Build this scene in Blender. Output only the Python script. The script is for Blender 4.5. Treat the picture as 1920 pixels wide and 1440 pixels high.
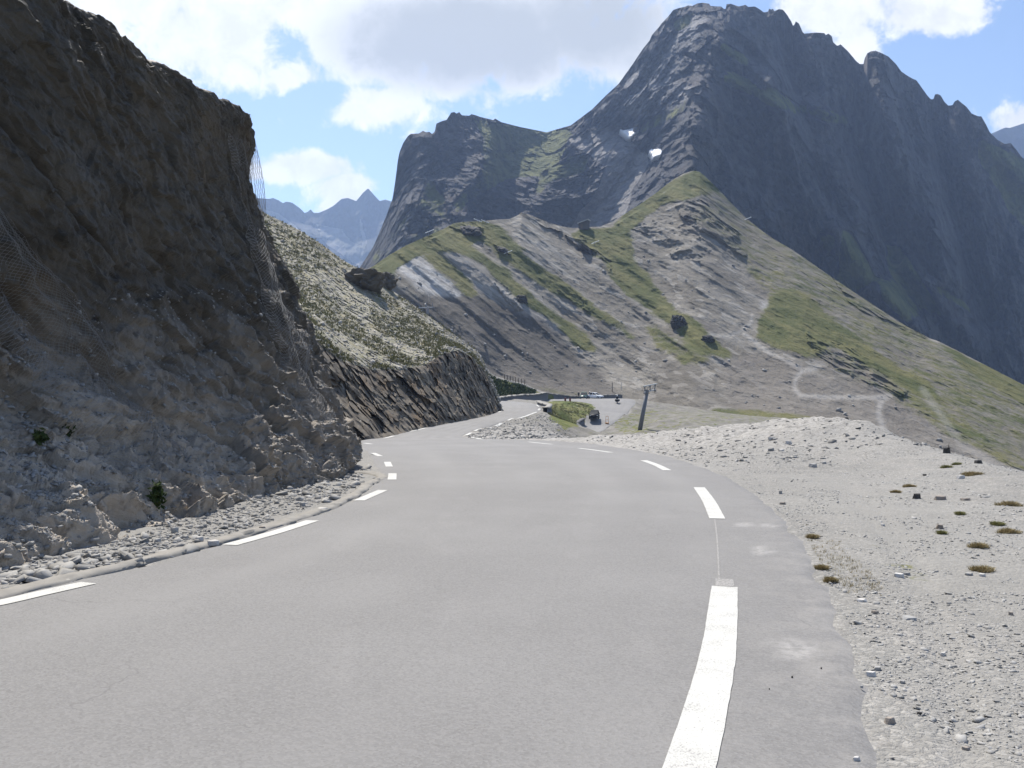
import bpy, bmesh, math, random
import numpy as np
from mathutils import Vector, Matrix, Euler

for o in list(bpy.data.objects):
    bpy.data.objects.remove(o)
SC = bpy.context.scene
COL = SC.collection
R = math.radians

# ------------------------------------------------------------------ camera
F = 1600.0                      # focal length in photograph pixels (1920 wide)
CAM_H = 1.6
PITCH = math.atan(40 / F)       # horizon a little above the middle of the frame
cam = bpy.data.cameras.new('camera')
cam.sensor_width = 36
cam.lens = 36 * F / 1920
cam.clip_start = 0.1
cam.clip_end = 20000
camo = bpy.data.objects.new('camera', cam)
camo.location = (0, 0, CAM_H)
camo.rotation_euler = (R(90) - PITCH, 0, 0)
COL.objects.link(camo)
SC.camera = camo

# ------------------------------------------------------------------ light
SUN_EL, SUN_AZ = 55.0, -19.0    # azimuth from +Y (straight ahead), negative = left
sd = Vector((math.sin(R(SUN_AZ)) * math.cos(R(SUN_EL)), math.cos(R(SUN_AZ)) * math.cos(R(SUN_EL)), math.sin(R(SUN_EL))))
sun = bpy.data.lights.new('sun', 'SUN')
sun.energy = 4.6
sun.angle = R(0.5)
sun.color = (1.0, 0.95, 0.87)
suno = bpy.data.objects.new('sun', sun)
suno.rotation_euler = (-sd).to_track_quat('-Z', 'Y').to_euler()
suno.location = (-200, 300, 700)
COL.objects.link(suno)

SC.view_settings.view_transform = 'Standard'
SC.view_settings.look = 'None'
SC.view_settings.gamma = 1
SC.view_settings.exposure = 0.75

SKY_STRENGTH = 0.10
W = bpy.data.worlds.new('World')
SC.world = W
W.use_nodes = True


class G:
    """tiny node-graph helper"""
    def __init__(s, nt):
        s.nt = nt
        s.nt.nodes.clear()

    def n(s, typ, props=None, **ins):
        nd = s.nt.nodes.new(typ)
        for k, v in (props or {}).items():
            setattr(nd, k, v)
        for k, v in ins.items():
            key = int(k[1:]) if k[0] == '_' and k[1:].isdigit() else k.replace('__', ' ')
            s.put(nd.inputs[key], v)
        return nd

    def put(s, sock, v):
        if isinstance(v, bpy.types.NodeSocket):
            s.nt.links.new(v, sock)
        elif isinstance(v, bpy.types.Node):
            s.nt.links.new(v.outputs[0], sock)
        else:
            if sock.type == 'RGBA' and len(v) == 3:
                v = (*v, 1)
            sock.default_value = v

    def m(s, op, a, b=0.0, c=None, clamp=False):
        nd = s.nt.nodes.new('ShaderNodeMath')
        nd.operation = op
        nd.use_clamp = clamp
        s.put(nd.inputs[0], a)
        s.put(nd.inputs[1], b)
        if c is not None:
            s.put(nd.inputs[2], c)
        return nd.outputs[0]

    def mix(s, f, a, b, mode='MIX'):
        nd = s.nt.nodes.new('ShaderNodeMix')
        nd.data_type = 'RGBA'
        nd.blend_type = mode
        s.put(nd.inputs[0], f)
        s.put(nd.inputs[6], a)
        s.put(nd.inputs[7], b)
        return nd.outputs[2]

    def ss(s, x, lo, hi, a=0.0, b=1.0):
        nd = s.nt.nodes.new('ShaderNodeMapRange')
        nd.interpolation_type = 'SMOOTHSTEP'
        s.put(nd.inputs[0], x)
        nd.inputs[1].default_value = lo
        nd.inputs[2].default_value = hi
        nd.inputs[3].default_value = a
        nd.inputs[4].default_value = b
        return nd.outputs[0]

    def noise(s, vec, scale, detail=4, rough=0.55, dist=0.0):
        nd = s.n('ShaderNodeTexNoise', Scale=scale, Detail=detail, Roughness=rough, Distortion=dist)
        if vec is not None:
            s.put(nd.inputs['Vector'], vec)
        return nd.outputs['Fac']

    def attr(s, name):
        nd = s.nt.nodes.new('ShaderNodeAttribute')
        nd.attribute_name = name
        return nd.outputs['Fac']

    def pos(s):
        return s.nt.nodes.new('ShaderNodeNewGeometry').outputs['Position']

    def mapv(s, vec, rot=(0, 0, 0), scale=(1, 1, 1)):
        # rotate first, then stretch
        for kind, val in (('Rotation', rot), ('Scale', scale)):
            nd = s.nt.nodes.new('ShaderNodeMapping')
            s.put(nd.inputs['Vector'], vec)
            nd.inputs[kind].default_value = val
            vec = nd.outputs[0]
        return vec


# ---- the sky: Nishita sky with backlit cumulus banks at infinity
g = G(W.node_tree)
sky = g.n('ShaderNodeTexSky', dict(sky_type='NISHITA', sun_disc=False, sun_elevation=R(SUN_EL), sun_rotation=R(SUN_AZ),
                                   altitude=2000, air_density=1.0, dust_density=1.6, ozone_density=1.0))
tc = g.n('ShaderNodeTexCoord')
sep = g.n('ShaderNodeSeparateXYZ', Vector=tc.outputs['Generated'])
yy = g.m('MAXIMUM', sep.outputs[1], 0.06)
U_ = g.m('DIVIDE', sep.outputs[0], yy)
V_ = g.m('DIVIDE', sep.outputs[2], yy)
uv = g.n('ShaderNodeCombineXYZ', X=U_, Y=V_, Z=0.0).outputs[0]
wx = g.noise(uv, 9.0, 5, 0.6)
uvw = g.n('ShaderNodeTexNoise', Scale=7.0, Detail=3.0).outputs['Color']
# cumulus banks: centre (right, up) and half-size as tangents of direction, weight
BANKS = [(-.06, .41, .26, .115, 1.3), (-.30, .385, .17, .075, 1.2), (-.42, .46, .30, .08, 1.3), (.05, .52, .7, .09, 1.3),
         (-.17, .300, .10, .030, 1.0), (-.255, .335, .06, .04, 1.0), (.02, .300, .06, .018, .7), (.115, .365, .07, .05, 1.0),
         (.37, .42, .085, .055, 1.1), (.40, .375, .035, .04, .9), (.485, .408, .085, .034, 1.15), (.555, .428, .045, .014, .8),
         (-.235, .228, .075, .022, 1.1), (-.195, .205, .045, .026, 1.0), (-.205, .180, .025, .022, .9), (-.30, .224, .03, .014, .8),
         (.605, .278, .055, .028, 1.1)]
CORES = [(-.05, .375, .185, .07, 1.3), (.09, .395, .12, .08, 1.15), (-.08, .47, .2, .06, 1.1), (.30, .47, .10, .05, .7), (-.19, .188, .03, .02, .5), (-.20, .46, .08, .05, .6)]
def blobs(L):
    field = None
    for (cu, cv, ru, rv, w_) in L:
        du = g.m('DIVIDE', g.m('SUBTRACT', U_, cu), ru)
        dv = g.m('DIVIDE', g.m('SUBTRACT', V_, cv), rv)
        d2 = g.m('ADD', g.m('MULTIPLY', du, du), g.m('MULTIPLY', dv, dv))
        e = g.m('MULTIPLY', g.m('POWER', 2.718, g.m('MULTIPLY', d2, -1.0)), w_)
        field = e if field is None else g.m('MAXIMUM', field, e)
    return field
HOLES = [(-.262, .375, .035, .03, .75), (-.235, .305, .04, .02, .6), (.03, .292, .035, .014, .6)]
field, core = g.m('SUBTRACT', blobs(BANKS), blobs(HOLES)), blobs(CORES)
side = g.noise(tc.outputs['Generated'], 2.4, 5, 0.6)
behind = g.ss(sep.outputs[1], 0.55, 0.25)
field = g.m('ADD', field, g.m('MULTIPLY', behind, g.ss(side, .5, .75, 0, 1.2)))
fine = g.noise(uv, 24.0, 8, 0.62, 0.3)
rough_ = g.m('ADD', g.m('MULTIPLY', g.m('SUBTRACT', wx, .5), 1.2), g.m('MULTIPLY', g.m('SUBTRACT', fine, .5), 1.25))
dens = g.m('ADD', field, rough_)
mask = g.ss(dens, .38, .74)
shade = g.m('ADD', core, g.m('MULTIPLY', rough_, .55))
thick = g.ss(shade, .34, 1.05)
ccol = g.mix(thick, g.mix(g.ss(rough_, -.25, .3), (0.57, 0.57, 0.565), (0.71, 0.71, 0.70)), (0.335, 0.345, 0.345))
skyc = g.n('ShaderNodeVectorMath', dict(operation='SCALE'), _0=sky.outputs[0], Scale=SKY_STRENGTH).outputs[0]
bg = g.n('ShaderNodeBackground', Color=g.mix(g.m('MULTIPLY', mask, .97), skyc, ccol), Strength=1.0)
out = g.n('ShaderNodeOutputWorld', Surface=bg)


# ------------------------------------------------------------------ helpers
def unproject(px, py, D):
    """world point at photograph pixel (px, py) whose y (distance ahead) is D"""
    px, py, D = np.asarray(px, float), np.asarray(py, float), np.asarray(D, float)
    a, b = (px - 960) / F, (720 - py) / F
    c, s = math.cos(PITCH), math.sin(PITCH)
    fy, fz = c + b * s, -s + b * c
    k = D / fy
    return np.stack([a * k, D + 0 * a, CAM_H + fz * k], -1)


def U(px, py, D):
    return tuple(float(v) for v in unproject(px, py, D))


def project(P):
    P = np.asarray(P, float)
    c, s = math.cos(PITCH), math.sin(PITCH)
    y, z = P[..., 1], P[..., 2] - CAM_H
    w = y * c - z * s
    v = y * s + z * c
    w = np.where(w < .05, .05, w)
    return 960 + F * P[..., 0] / w, 720 - F * v / w


def _hash(ix, iy, iz, seed):
    h = (ix.astype(np.int64) * 374761393 + iy.astype(np.int64) * 668265263 + iz.astype(np.int64) * 2147483647 + seed * 974711) & 0xffffffff
    h = ((h ^ (h >> 13)) * 1274126177) & 0xffffffff
    h = ((h ^ (h >> 16)) * 2246822519) & 0xffffffff
    return ((h ^ (h >> 15)) & 0xffffff) / float(0xffffff) * 2 - 1


def noise3(P, seed=0):
    P = np.asarray(P, float)
    sh = P.shape[:-1]
    P = P.reshape(-1, 3)
    i = np.floor(P)
    f = P - i
    u = f * f * f * (f * (f * 6 - 15) + 10)
    i = i.astype(np.int64)
    out = 0
    for dx in (0, 1):
        wx = u[:, 0] if dx else 1 - u[:, 0]
        for dy in (0, 1):
            wy = u[:, 1] if dy else 1 - u[:, 1]
            for dz in (0, 1):
                wz = u[:, 2] if dz else 1 - u[:, 2]
                out = out + _hash(i[:, 0] + dx, i[:, 1] + dy, i[:, 2] + dz, seed) * wx * wy * wz
    return out.reshape(sh)


def fbm(P, octv=5, seed=0, gain=.5, ridged=False):
    P = np.asarray(P, float)
    a, tot, s = 1.0, 0.0, 0.0
    for k in range(octv):
        n = noise3(P * (2.03 ** k) + 17.3 * k, seed + k)
        if ridged:
            n = 1 - 2 * np.abs(n)
        tot = tot + a * n
        s += a
        a *= gain
    return tot / s


def facets(P, seed=0, jitter=.9):
    """angular rock: every Voronoi cell is its own tilted plane; returns (height, cell random)"""
    P = np.asarray(P, float)
    sh = P.shape[:-1]
    P = P.reshape(-1, 3)
    i0 = np.floor(P).astype(np.int64)
    best = np.full(len(P), 1e9)
    cell = np.zeros_like(i0)
    off = np.zeros_like(P)
    for dx in (-1, 0, 1):
        for dy in (-1, 0, 1):
            for dz in (-1, 0, 1):
                c = i0 + np.array([dx, dy, dz])
                j = np.stack([_hash(c[:, 0], c[:, 1], c[:, 2], seed + k) for k in range(3)], 1) * .5 * jitter + .5
                d = P - (c + j)
                r = (d * d).sum(1)
                m = r < best
                best[m] = r[m]
                cell[m] = c[m]
                off[m] = d[m]
    h = [_hash(cell[:, 0], cell[:, 1], cell[:, 2], seed + 7 + k) for k in range(4)]
    v = h[0] * .5 + (off * np.stack(h[1:], 1)).sum(1) * .9
    return v.reshape(sh), (h[1] * .5 + .5).reshape(sh)


def inpoly(x, y, poly):
    x, y = np.asarray(x), np.asarray(y)
    r = np.zeros(x.shape, bool)
    n = len(poly)
    for k in range(n):
        x0, y0 = poly[k]
        x1, y1 = poly[(k + 1) % n]
        if y0 == y1:
            continue
        c = ((y0 > y) != (y1 > y)) & (x < (x1 - x0) * (y - y0) / (y1 - y0) + x0)
        r ^= c
    return r


def segdist(x, y, line):
    d = np.full(np.shape(x), 1e9)
    for (x0, y0), (x1, y1) in zip(line[:-1], line[1:]):
        dx, dy = x1 - x0, y1 - y0
        t = np.clip(((x - x0) * dx + (y - y0) * dy) / (dx * dx + dy * dy + 1e-9), 0, 1)
        d = np.minimum(d, np.hypot(x - x0 - t * dx, y - y0 - t * dy))
    return d


def catmull(pts, n):
    """n points along a centripetal-ish Catmull-Rom curve, even in chord length"""
    P = np.asarray(pts, float)
    t = np.concatenate([[0], np.cumsum(np.linalg.norm(np.diff(P, axis=0), axis=1))])
    q = np.linspace(0, t[-1], n)
    return np.stack([hermite(t, P[:, k], q) for k in range(P.shape[1])], -1)


def hermite(t, v, q):
    t, v = np.asarray(t, float), np.asarray(v, float)
    m = np.zeros_like(v)
    dv = np.diff(v) / np.diff(t)
    m[1:-1] = (dv[1:] * np.diff(t)[:-1] + dv[:-1] * np.diff(t)[1:]) / (np.diff(t)[1:] + np.diff(t)[:-1])
    m[0], m[-1] = dv[0], dv[-1]
    k = np.clip(np.searchsorted(t, q) - 1, 0, len(t) - 2)
    h = t[k + 1] - t[k]
    s = (q - t[k]) / h
    return ((2 * s**3 - 3 * s**2 + 1) * v[k] + (s**3 - 2 * s**2 + s) * h * m[k]
            + (-2 * s**3 + 3 * s**2) * v[k + 1] + (s**3 - s**2) * h * m[k + 1])


def link(name, me, mat=None, parent=None, smooth=False):
    o = bpy.data.objects.new(name, me)
    COL.objects.link(o)
    if mat is not None:
        me.materials.append(mat)
    if parent is not None:
        o.parent = parent
    if smooth and len(me.polygons):
        me.polygons.foreach_set('use_smooth', np.ones(len(me.polygons), bool))
    return o


def raw_mesh(name, V, faces_idx, size):
    """fast mesh: V (n,3), faces_idx (m,size)"""
    me = bpy.data.meshes.new(name)
    V = np.ascontiguousarray(V, np.float32)
    Fc = np.ascontiguousarray(faces_idx, np.int32)
    me.vertices.add(len(V))
    me.vertices.foreach_set('co', V.ravel())
    me.loops.add(Fc.size)
    me.loops.foreach_set('vertex_index', Fc.ravel())
    me.polygons.add(len(Fc))
    me.polygons.foreach_set('loop_start', np.arange(0, Fc.size, size, dtype=np.int32))
    me.update(calc_edges=True)
    me.validate()
    return me


def grid_mesh(name, P, mat, attrs=None, smooth=True, parent=None):
    nr, nc = P.shape[:2]
    idx = np.arange(nr * nc).reshape(nr, nc)
    q = np.stack([idx[:-1, :-1], idx[:-1, 1:], idx[1:, 1:], idx[1:, :-1]], -1).reshape(-1, 4)
    me = raw_mesh(name, P.reshape(-1, 3), q, 4)
    for k, v in (attrs or {}).items():
        a = me.attributes.new(k, 'FLOAT', 'POINT')
        a.data.foreach_set('value', np.ascontiguousarray(v, np.float32).ravel())
    return link(name, me, mat, parent, smooth)


def grid_normals(P):
    du = np.gradient(P, axis=1)
    dv = np.gradient(P, axis=0)
    n = np.cross(du, dv)
    return n / (np.linalg.norm(n, axis=-1, keepdims=True) + 1e-9)


def structure(o):
    o['kind'] = 'structure'
    return o


def stuff(o, label, cat):
    o['kind'] = 'stuff'
    o['label'] = label
    o['category'] = cat
    return o


def tag(o, label, cat, group=None):
    o['label'] = label
    o['category'] = cat
    if group:
        o['group'] = group
    return o


def thing(name, label, cat, loc=(0, 0, 0), rz=0.0, group=None, rot=None):
    o = bpy.data.objects.new(name, None)
    COL.objects.link(o)
    o.empty_display_size = .2
    o.location = loc
    o.rotation_euler = rot if rot else (0, 0, rz)
    return tag(o, label, cat, group)


# ------------------------------------------------------------------ materials
def new_mat(name):
    m = bpy.data.materials.new(name)
    m.use_nodes = True
    return m, G(m.node_tree)


def finish(g, color, rough=.9, bump=None, bdist=.02, bstr=1.0, spec=.25, metal=0.0):
    b = g.n('ShaderNodeBsdfPrincipled')
    g.put(b.inputs['Base Color'], color)
    g.put(b.inputs['Roughness'], rough)
    g.put(b.inputs['Metallic'], metal)
    b.inputs['Specular IOR Level'].default_value = spec
    if bump is not None:
        bp = g.n('ShaderNodeBump', Strength=bstr, Distance=bdist, Height=bump)
        g.nt.links.new(bp.outputs[0], b.inputs['Normal'])
    g.n('ShaderNodeOutputMaterial', Surface=b)


def plain(name, col, rough=.6, metal=0.0, spec=.4, var=.12, scale=9.0):
    m, g = new_mat(name)
    tc_ = g.nt.nodes.new('ShaderNodeTexCoord').outputs['Object']
    n = g.noise(tc_, scale, 5)
    c = g.mix(n, tuple(v * (1 - var) for v in col), tuple(min(1, v * (1 + var)) for v in col))
    finish(g, c, rough, spec=spec, metal=metal, bump=n, bdist=.003, bstr=.3)
    return m
M = {}
# asphalt: worn, pale grey with pinkish aggregate, lighter wheel tracks, a few stains
m, g = new_mat('asphalt'); M['asphalt'] = m
p = g.pos()
big = g.noise(p, .35, 4)
med = g.noise(g.mapv(p, scale=(1, .35, 1)), 1.6, 4)
agg = g.n('ShaderNodeTexVoronoi', dict(feature='F1'), Vector=p, Scale=70.0)
fine = g.noise(p, 130.0, 3, .7)
c = g.mix(g.ss(big, .35, .68), (.163, .159, .155), (.189, .185, .180))
c = g.mix(g.m('MULTIPLY', g.ss(med, .52, .7), .30), c, (.238, .231, .223))
cells = g.n('ShaderNodeSeparateColor', Color=agg.outputs['Color'])
c = g.mix(g.ss(cells.outputs[0], .0, 1.0, .0, .40), c, (.26, .252, .243))
c = g.mix(g.ss(cells.outputs[1], .55, 1.0, .0, .40), c, (.115, .11, .106))
c = g.mix(g.ss(fine, .45, .75, 0, .35), c, (.14, .136, .132))
trk = g.attr('track')
c = g.mix(g.m('MULTIPLY', trk, .55), c, (.225, .219, .212))
c = g.mix(g.m('MULTIPLY', g.attr('dust'), g.ss(g.noise(p, 2.5, 6, .7), .42, .62, 0, .6)), c, (.40, .375, .34))
c = g.mix(g.m('MULTIPLY', g.attr('stain'), g.ss(g.noise(p, 14.0, 5, .7), .35, .6, .1, .45)), c, (.42, .405, .385))
# hairline cracks
cr = g.n('ShaderNodeTexVoronoi', dict(feature='DISTANCE_TO_EDGE'), Vector=g.n('ShaderNodeVectorMath', dict(operation='ADD'), _0=p, _1=g.n('ShaderNodeTexNoise', Vector=p, Scale=1.2, Detail=4.0).outputs['Color']).outputs[0], Scale=.33)
crk = g.m('MULTIPLY', g.ss(cr.outputs['Distance'], .004, 0.0), g.ss(g.noise(p, .5, 2), .52, .62))
c = g.mix(g.m('MULTIPLY', crk, .5), c, (.11, .107, .105))
finish(g, c, .82, bump=g.m('ADD', agg.outputs['Distance'], fine), bdist=.004, bstr=.5, spec=.35)

# road paint, worn through to the asphalt in specks
m, g = new_mat('road_paint'); M['paint'] = m
p = g.pos()
w1 = g.noise(p, 90, 3, .7)
w2 = g.noise(p, 4.0, 4, .6)
wear = g.ss(g.m('ADD', g.m('MULTIPLY', w1, .85), g.m('MULTIPLY', w2, .30)), .60, .74)
c = g.mix(wear, (.50, .495, .465), (.22, .213, .205))
c = g.mix(g.ss(w2, .4, .7, 0, .22), c, (.40, .39, .365))
finish(g, c, .7, bump=w1, bdist=.003, bstr=.4)
m, g = new_mat('faded_paint'); M['faded'] = m
p = g.pos()
finish(g, g.mix(g.ss(g.noise(p, 60, 3, .7), .4, .6), (.32, .31, .295), (.20, .194, .188)), .8)

# gravel and ground: pale schist gravel, rubble, dry grass
m, g = new_mat('gravel_ground'); M['ground'] = m
p = g.pos()
big = g.noise(p, .22, 4)
med = g.noise(p, 1.3, 6, .62)
warp = g.n('ShaderNodeVectorMath', dict(operation='ADD'), _0=p, _1=g.n('ShaderNodeVectorMath', dict(operation='SCALE'), _0=g.n('ShaderNodeTexNoise', Vector=p, Scale=9.0, Detail=3.0).outputs['Color'], Scale=.12).outputs[0]).outputs[0]
v1 = g.n('ShaderNodeTexVoronoi', dict(feature='F1'), Vector=warp, Scale=26.0)
v2 = g.n('ShaderNodeTexVoronoi', dict(feature='F1'), Vector=warp, Scale=75.0)
v3 = g.n('ShaderNodeTexVoronoi', dict(feature='F1'), Vector=warp, Scale=7.0)
gcol = g.mix(g.ss(big, .35, .65), (.176, .173, .163), (.226, .222, .210))
gcol = g.mix(g.ss(med, .42, .7, 0, .55), gcol, (.255, .24, .222))
hsv = g.n('ShaderNodeSeparateColor', Color=v1.outputs['Color'])
gcol = g.mix(g.m('MULTIPLY', g.ss(hsv.outputs[0], .74, .8), .40), gcol, (.46, .44, .405))
gcol = g.mix(g.m('MULTIPLY', g.ss(hsv.outputs[1], .8, .86), .35), gcol, (.19, .178, .162))
hs2 = g.n('ShaderNodeSeparateColor', Color=v2.outputs['Color'])
gcol = g.mix(g.ss(hs2.outputs[0], 0.0, 1.0, .0, .26), gcol, (.45, .43, .395))
gcol = g.mix(g.ss(hs2.outputs[1], .6, 1.0, .0, .35), gcol, (.19, .178, .16))
rub = g.attr('rubble')
hs3 = g.n('ShaderNodeSeparateColor', Color=v3.outputs['Color'])
rcol = g.mix(hs3.outputs[0], (.19, .18, .165), (.50, .475, .44))
gcol = g.mix(g.m('MULTIPLY', rub, .55), gcol, rcol)
dust = g.attr('dust')
gcol = g.mix(g.m('MULTIPLY', dust, .75), gcol, g.mix(med, (.228, .219, .202), (.290, .281, .262)))
soil = g.attr('soil')
gcol = g.mix(g.m('MULTIPLY', soil, .85), gcol, g.mix(g.ss(g.noise(p, .5, 7, .7), .35, .65), (.105, .10, .085), (.215, .20, .178)))
gr = g.attr('grass')
gn = g.noise(p, .9, 7, .68)
gmask = g.ss(g.m('ADD', g.m('MULTIPLY', gr, 1.0), g.m('MULTIPLY', g.m('SUBTRACT', gn, .5), 1.6)), .42, .62)
grcol = g.mix(g.ss(g.noise(p, .35, 5), .35, .65), (.085, .105, .028), (.17, .165, .065))
grcol = g.mix(g.ss(g.noise(p, 3.0, 4), .5, .75, 0, .8), grcol, (.045, .06, .02))
gcol = g.mix(gmask, gcol, grcol)
bmp = g.m('ADD', g.m('MULTIPLY', v1.outputs['Distance'], -1.0), g.m('ADD', g.m('MULTIPLY', v2.outputs['Distance'], -.45), g.m('MULTIPLY', med, 1.2)))
finish(g, gcol, .95, bump=bmp, bdist=.016, bstr=.8, spec=.12)

# cut schist cliff: brown-black rock with ochre and blue-grey beds dipping to the right
m, g = new_mat('schist_cliff'); M['cliff'] = m
p = g.pos()
dip = g.mapv(p, rot=(0, R(-34), R(8)), scale=(.35, .5, 1.9))
beds = g.noise(dip, 1.1, 8, .66, .5)
big = g.noise(p, .38, 5, .6)
med = g.noise(p, 2.2, 6, .65)
c = g.mix(g.ss(beds, .34, .66), (.034, .028, .020), (.094, .077, .055))
c = g.mix(g.ss(big, .50, .68, 0, .8), c, (.12, .085, .045))
c = g.mix(g.ss(g.noise(p, .6, 5, .6), .58, .72, 0, .5), c, (.078, .076, .074))
c = g.mix(g.ss(med, .55, .78, 0, .6), c, (.20, .178, .15))
sc = g.attr('scree')
fc = g.attr('facet')
c = g.mix(g.ss(fc, .0, 1.0, .0, .55), c, g.mix(big, (.036, .031, .025), (.140, .116, .086)))
lit_scree = g.m('MULTIPLY', sc, g.ss(g.noise(p, 3.5, 6, .65), .22, .50))
c = g.mix(lit_scree, c, g.mix(med, (.28, .228, .172), (.57, .50, .415)))  # broken rock at the foot, paled further to paint in its sunlit look
bmp = g.m('ADD', g.noise(dip, 3.2, 8, .7), g.m('MULTIPLY', g.noise(p, 9.0, 6, .7), .5))
finish(g, c, .68, bump=bmp, bdist=.10, bstr=.9, spec=.5)

# second hill: pale stony turf above a rock cut
m, g = new_mat('stony_hillside'); M['hill'] = m
p = g.pos()
v = g.n('ShaderNodeTexVoronoi', dict(feature='F1'), Vector=g.mapv(p, scale=(1, 1, 1.6)), Scale=1.7)
hs = g.n('ShaderNodeSeparateColor', Color=v.outputs['Color'])
n1 = g.noise(p, .35, 6, .65)
n2 = g.noise(p, 1.7, 6, .7)
c = g.mix(hs.outputs[0], (.185, .17, .135), (.36, .335, .285))
c = g.mix(g.ss(n2, .46, .60, 0, .9), c, g.mix(hs.outputs[1], (.085, .092, .034), (.20, .185, .085)))
c = g.mix(g.ss(n1, .5, .66, 0, .65), c, (.22, .185, .10))
c = g.mix(g.m('MULTIPLY', g.ss(g.noise(p, 4.5, 4, .7), .6, 0.74), .5), c, (.50, .48, .44))
dip = g.mapv(p, rot=(0, R(-28), R(5)), scale=(.3, .4, 1.5))
bd = g.noise(dip, .9, 8, .68, .4)
rk = g.mix(g.ss(bd, .36, .64), (.074, .060, .045), (.175, .150, .116))
rk = g.mix(g.ss(g.noise(p, .3, 5), .52, .68, 0, .8), rk, (.15, .10, .055))
rk = g.mix(g.ss(g.noise(p, .8, 6, .65), .60, .70, 0, .75), rk, (.30, .28, .25))
c = g.mix(g.ss(g.m('ADD', g.attr('cut'), g.m('MULTIPLY', g.m('SUBTRACT', n2, .5), .7)), .4, .6), c, rk)
bmp = g.m('ADD', g.noise(dip, 2.2, 8, .7), g.m('MULTIPLY', v.outputs['Distance'], -.8))
finish(g, c, .85, bump=bmp, bdist=.08, bstr=.7, spec=.25)

# striped spur: alternating beds of turf and scree
m, g = new_mat('striped_spur'); M['spur'] = m
p = g.pos()
grain = g.mapv(p, rot=(0, R(-38), 0), scale=(.25, .6, 1.5))
n1 = g.noise(grain, .09, 8, .68, .3)
n2 = g.noise(p, .5, 7, .7)
n3 = g.noise(grain, .5, 6, .7)
v = g.n('ShaderNodeTexVoronoi', dict(feature='F1'), Vector=grain, Scale=.55)
hs = g.n('ShaderNodeSeparateColor', Color=v.outputs['Color'])
scr = g.mix(g.ss(n1, .33, .66), (.140, .124, .098), (.245, .224, .188))
scr = g.mix(g.ss(n2, .5, .75, 0, .6), scr, (.16, .152, .15))
scr = g.mix(g.m('MULTIPLY', g.ss(hs.outputs[0], .78, .9), .5), scr, (.38, .355, .315))
scr = g.mix(g.attr('dark'), scr, g.mix(g.ss(n1, .35, .65), (.064, .057, .048), (.118, .106, .092)))
scr = g.mix(g.m('MULTIPLY', g.attr('earth'), .8), scr, g.mix(n2, (.135, .118, .098), (.205, .184, .157)))
scr = g.mix(g.attr('pale'), scr, g.mix(g.ss(n3, .4, .6), (.30, .29, .28), (.60, .59, .575)))  # pale ground; also carries the painted glare patch on the left
grn = g.mix(g.ss(g.noise(grain, .16, 5), .35, .65), (.078, .088, .024), (.145, .136, .050))
grn = g.mix(g.ss(n2, .52, .76, 0, .7), grn, (.055, .07, .022))
gm = g.ss(g.m('ADD', g.attr('grass'), g.m('MULTIPLY', g.m('SUBTRACT', g.m('ADD', g.m('MULTIPLY', n3, .45), g.m('ADD', g.m('MULTIPLY', n2, .25), g.m('MULTIPLY', n1, .3))), .5), 2.0)), .34, .68)
c = g.mix(gm, scr, grn)
rough_rock = g.ss(g.m('ADD', g.attr('rock'), g.m('MULTIPLY', g.m('SUBTRACT', n2, .5), 1.0)), .48, .68)
c = g.mix(rough_rock, c, g.mix(n3, (.045, .045, .045), (.115, .11, .10)))
c = g.mix(g.attr('path'), c, g.mix(n2, (.36, .335, .30), (.46, .435, .40)))
finish(g, c, .9, bump=g.m('ADD', n3, n2), bdist=1.0, bstr=.7, spec=.2)

# the big mountains: dark limestone and schist, thin turf, scree gully
m, g = new_mat('mountain_rock'); M['mountain'] = m
p = g.pos()
vert = g.mapv(p, scale=(1, 1, .28))
diag = g.mapv(p, rot=(0, R(-35), 0), scale=(.3, .5, 1.4))
n1 = g.noise(vert, .028, 9, .7, .5)
n2 = g.noise(p, .05, 8, .7)
n3 = g.noise(diag, .03, 8, .68)
c = g.mix(g.ss(n1, .32, .68), (.024, .025, .029), (.105, .102, .104))
c = g.mix(g.ss(g.attr('facet'), .0, 1.0, 0, .6), c, g.mix(g.ss(n2, .35, .65), (.020, .021, .025), (.135, .125, .118)))
c = g.mix(g.ss(n3, .5, .7, 0, .6), c, (.095, .075, .065))
lg = g.m('MULTIPLY', g.attr('pale'), g.ss(n3, .42, .62))
c = g.mix(lg, c, (.36, .345, .335))
gm = g.ss(g.m('ADD', g.attr('grass'), g.m('MULTIPLY', g.m('SUBTRACT', g.m('ADD', g.m('MULTIPLY', n2, .5), g.m('MULTIPLY', n3, .5)), .5), 1.5)), .44, .66)
c = g.mix(gm, c, g.mix(g.ss(n2, .35, .65), (.065, .078, .016), (.14, .145, .038)))
sm = g.ss(g.m('ADD', g.attr('scree'), g.m('MULTIPLY', g.m('SUBTRACT', n2, .5), .7)), .42, .6)
c = g.mix(sm, c, g.mix(g.ss(g.noise(p, .12, 6, .7), .4, .66), (.20, .187, .18), (.30, .285, .27)))
finish(g, c, .9, bump=g.m('ADD', n1, g.m('MULTIPLY', n2, .7)), bdist=14.0, bstr=.8, spec=.2)

m, g = new_mat('far_mountain_rock'); M['far'] = m
p = g.pos()
n1 = g.noise(g.mapv(p, scale=(1, 1, .35)), .009, 9, .68, .4)
n2 = g.noise(p, .012, 7, .65)
c = g.mix(g.ss(n1, .35, .65), (.045, .045, .047), (.105, .10, .098))
c = g.mix(g.ss(g.m('ADD', g.attr('scree'), g.m('MULTIPLY', g.m('SUBTRACT', n2, .5), .8)), .42, .6), c, (.23, .22, .21))
c = g.mix(g.m('MULTIPLY', g.attr('grass'), g.ss(n2, .4, .6)), c, (.10, .115, .04))
finish(g, c, .9, bump=n1, bdist=45.0, bstr=.8, spec=.15)

M['valley'] = plain('valley_turf', (.10, .11, .05), .95, var=.4, scale=.02)

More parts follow.
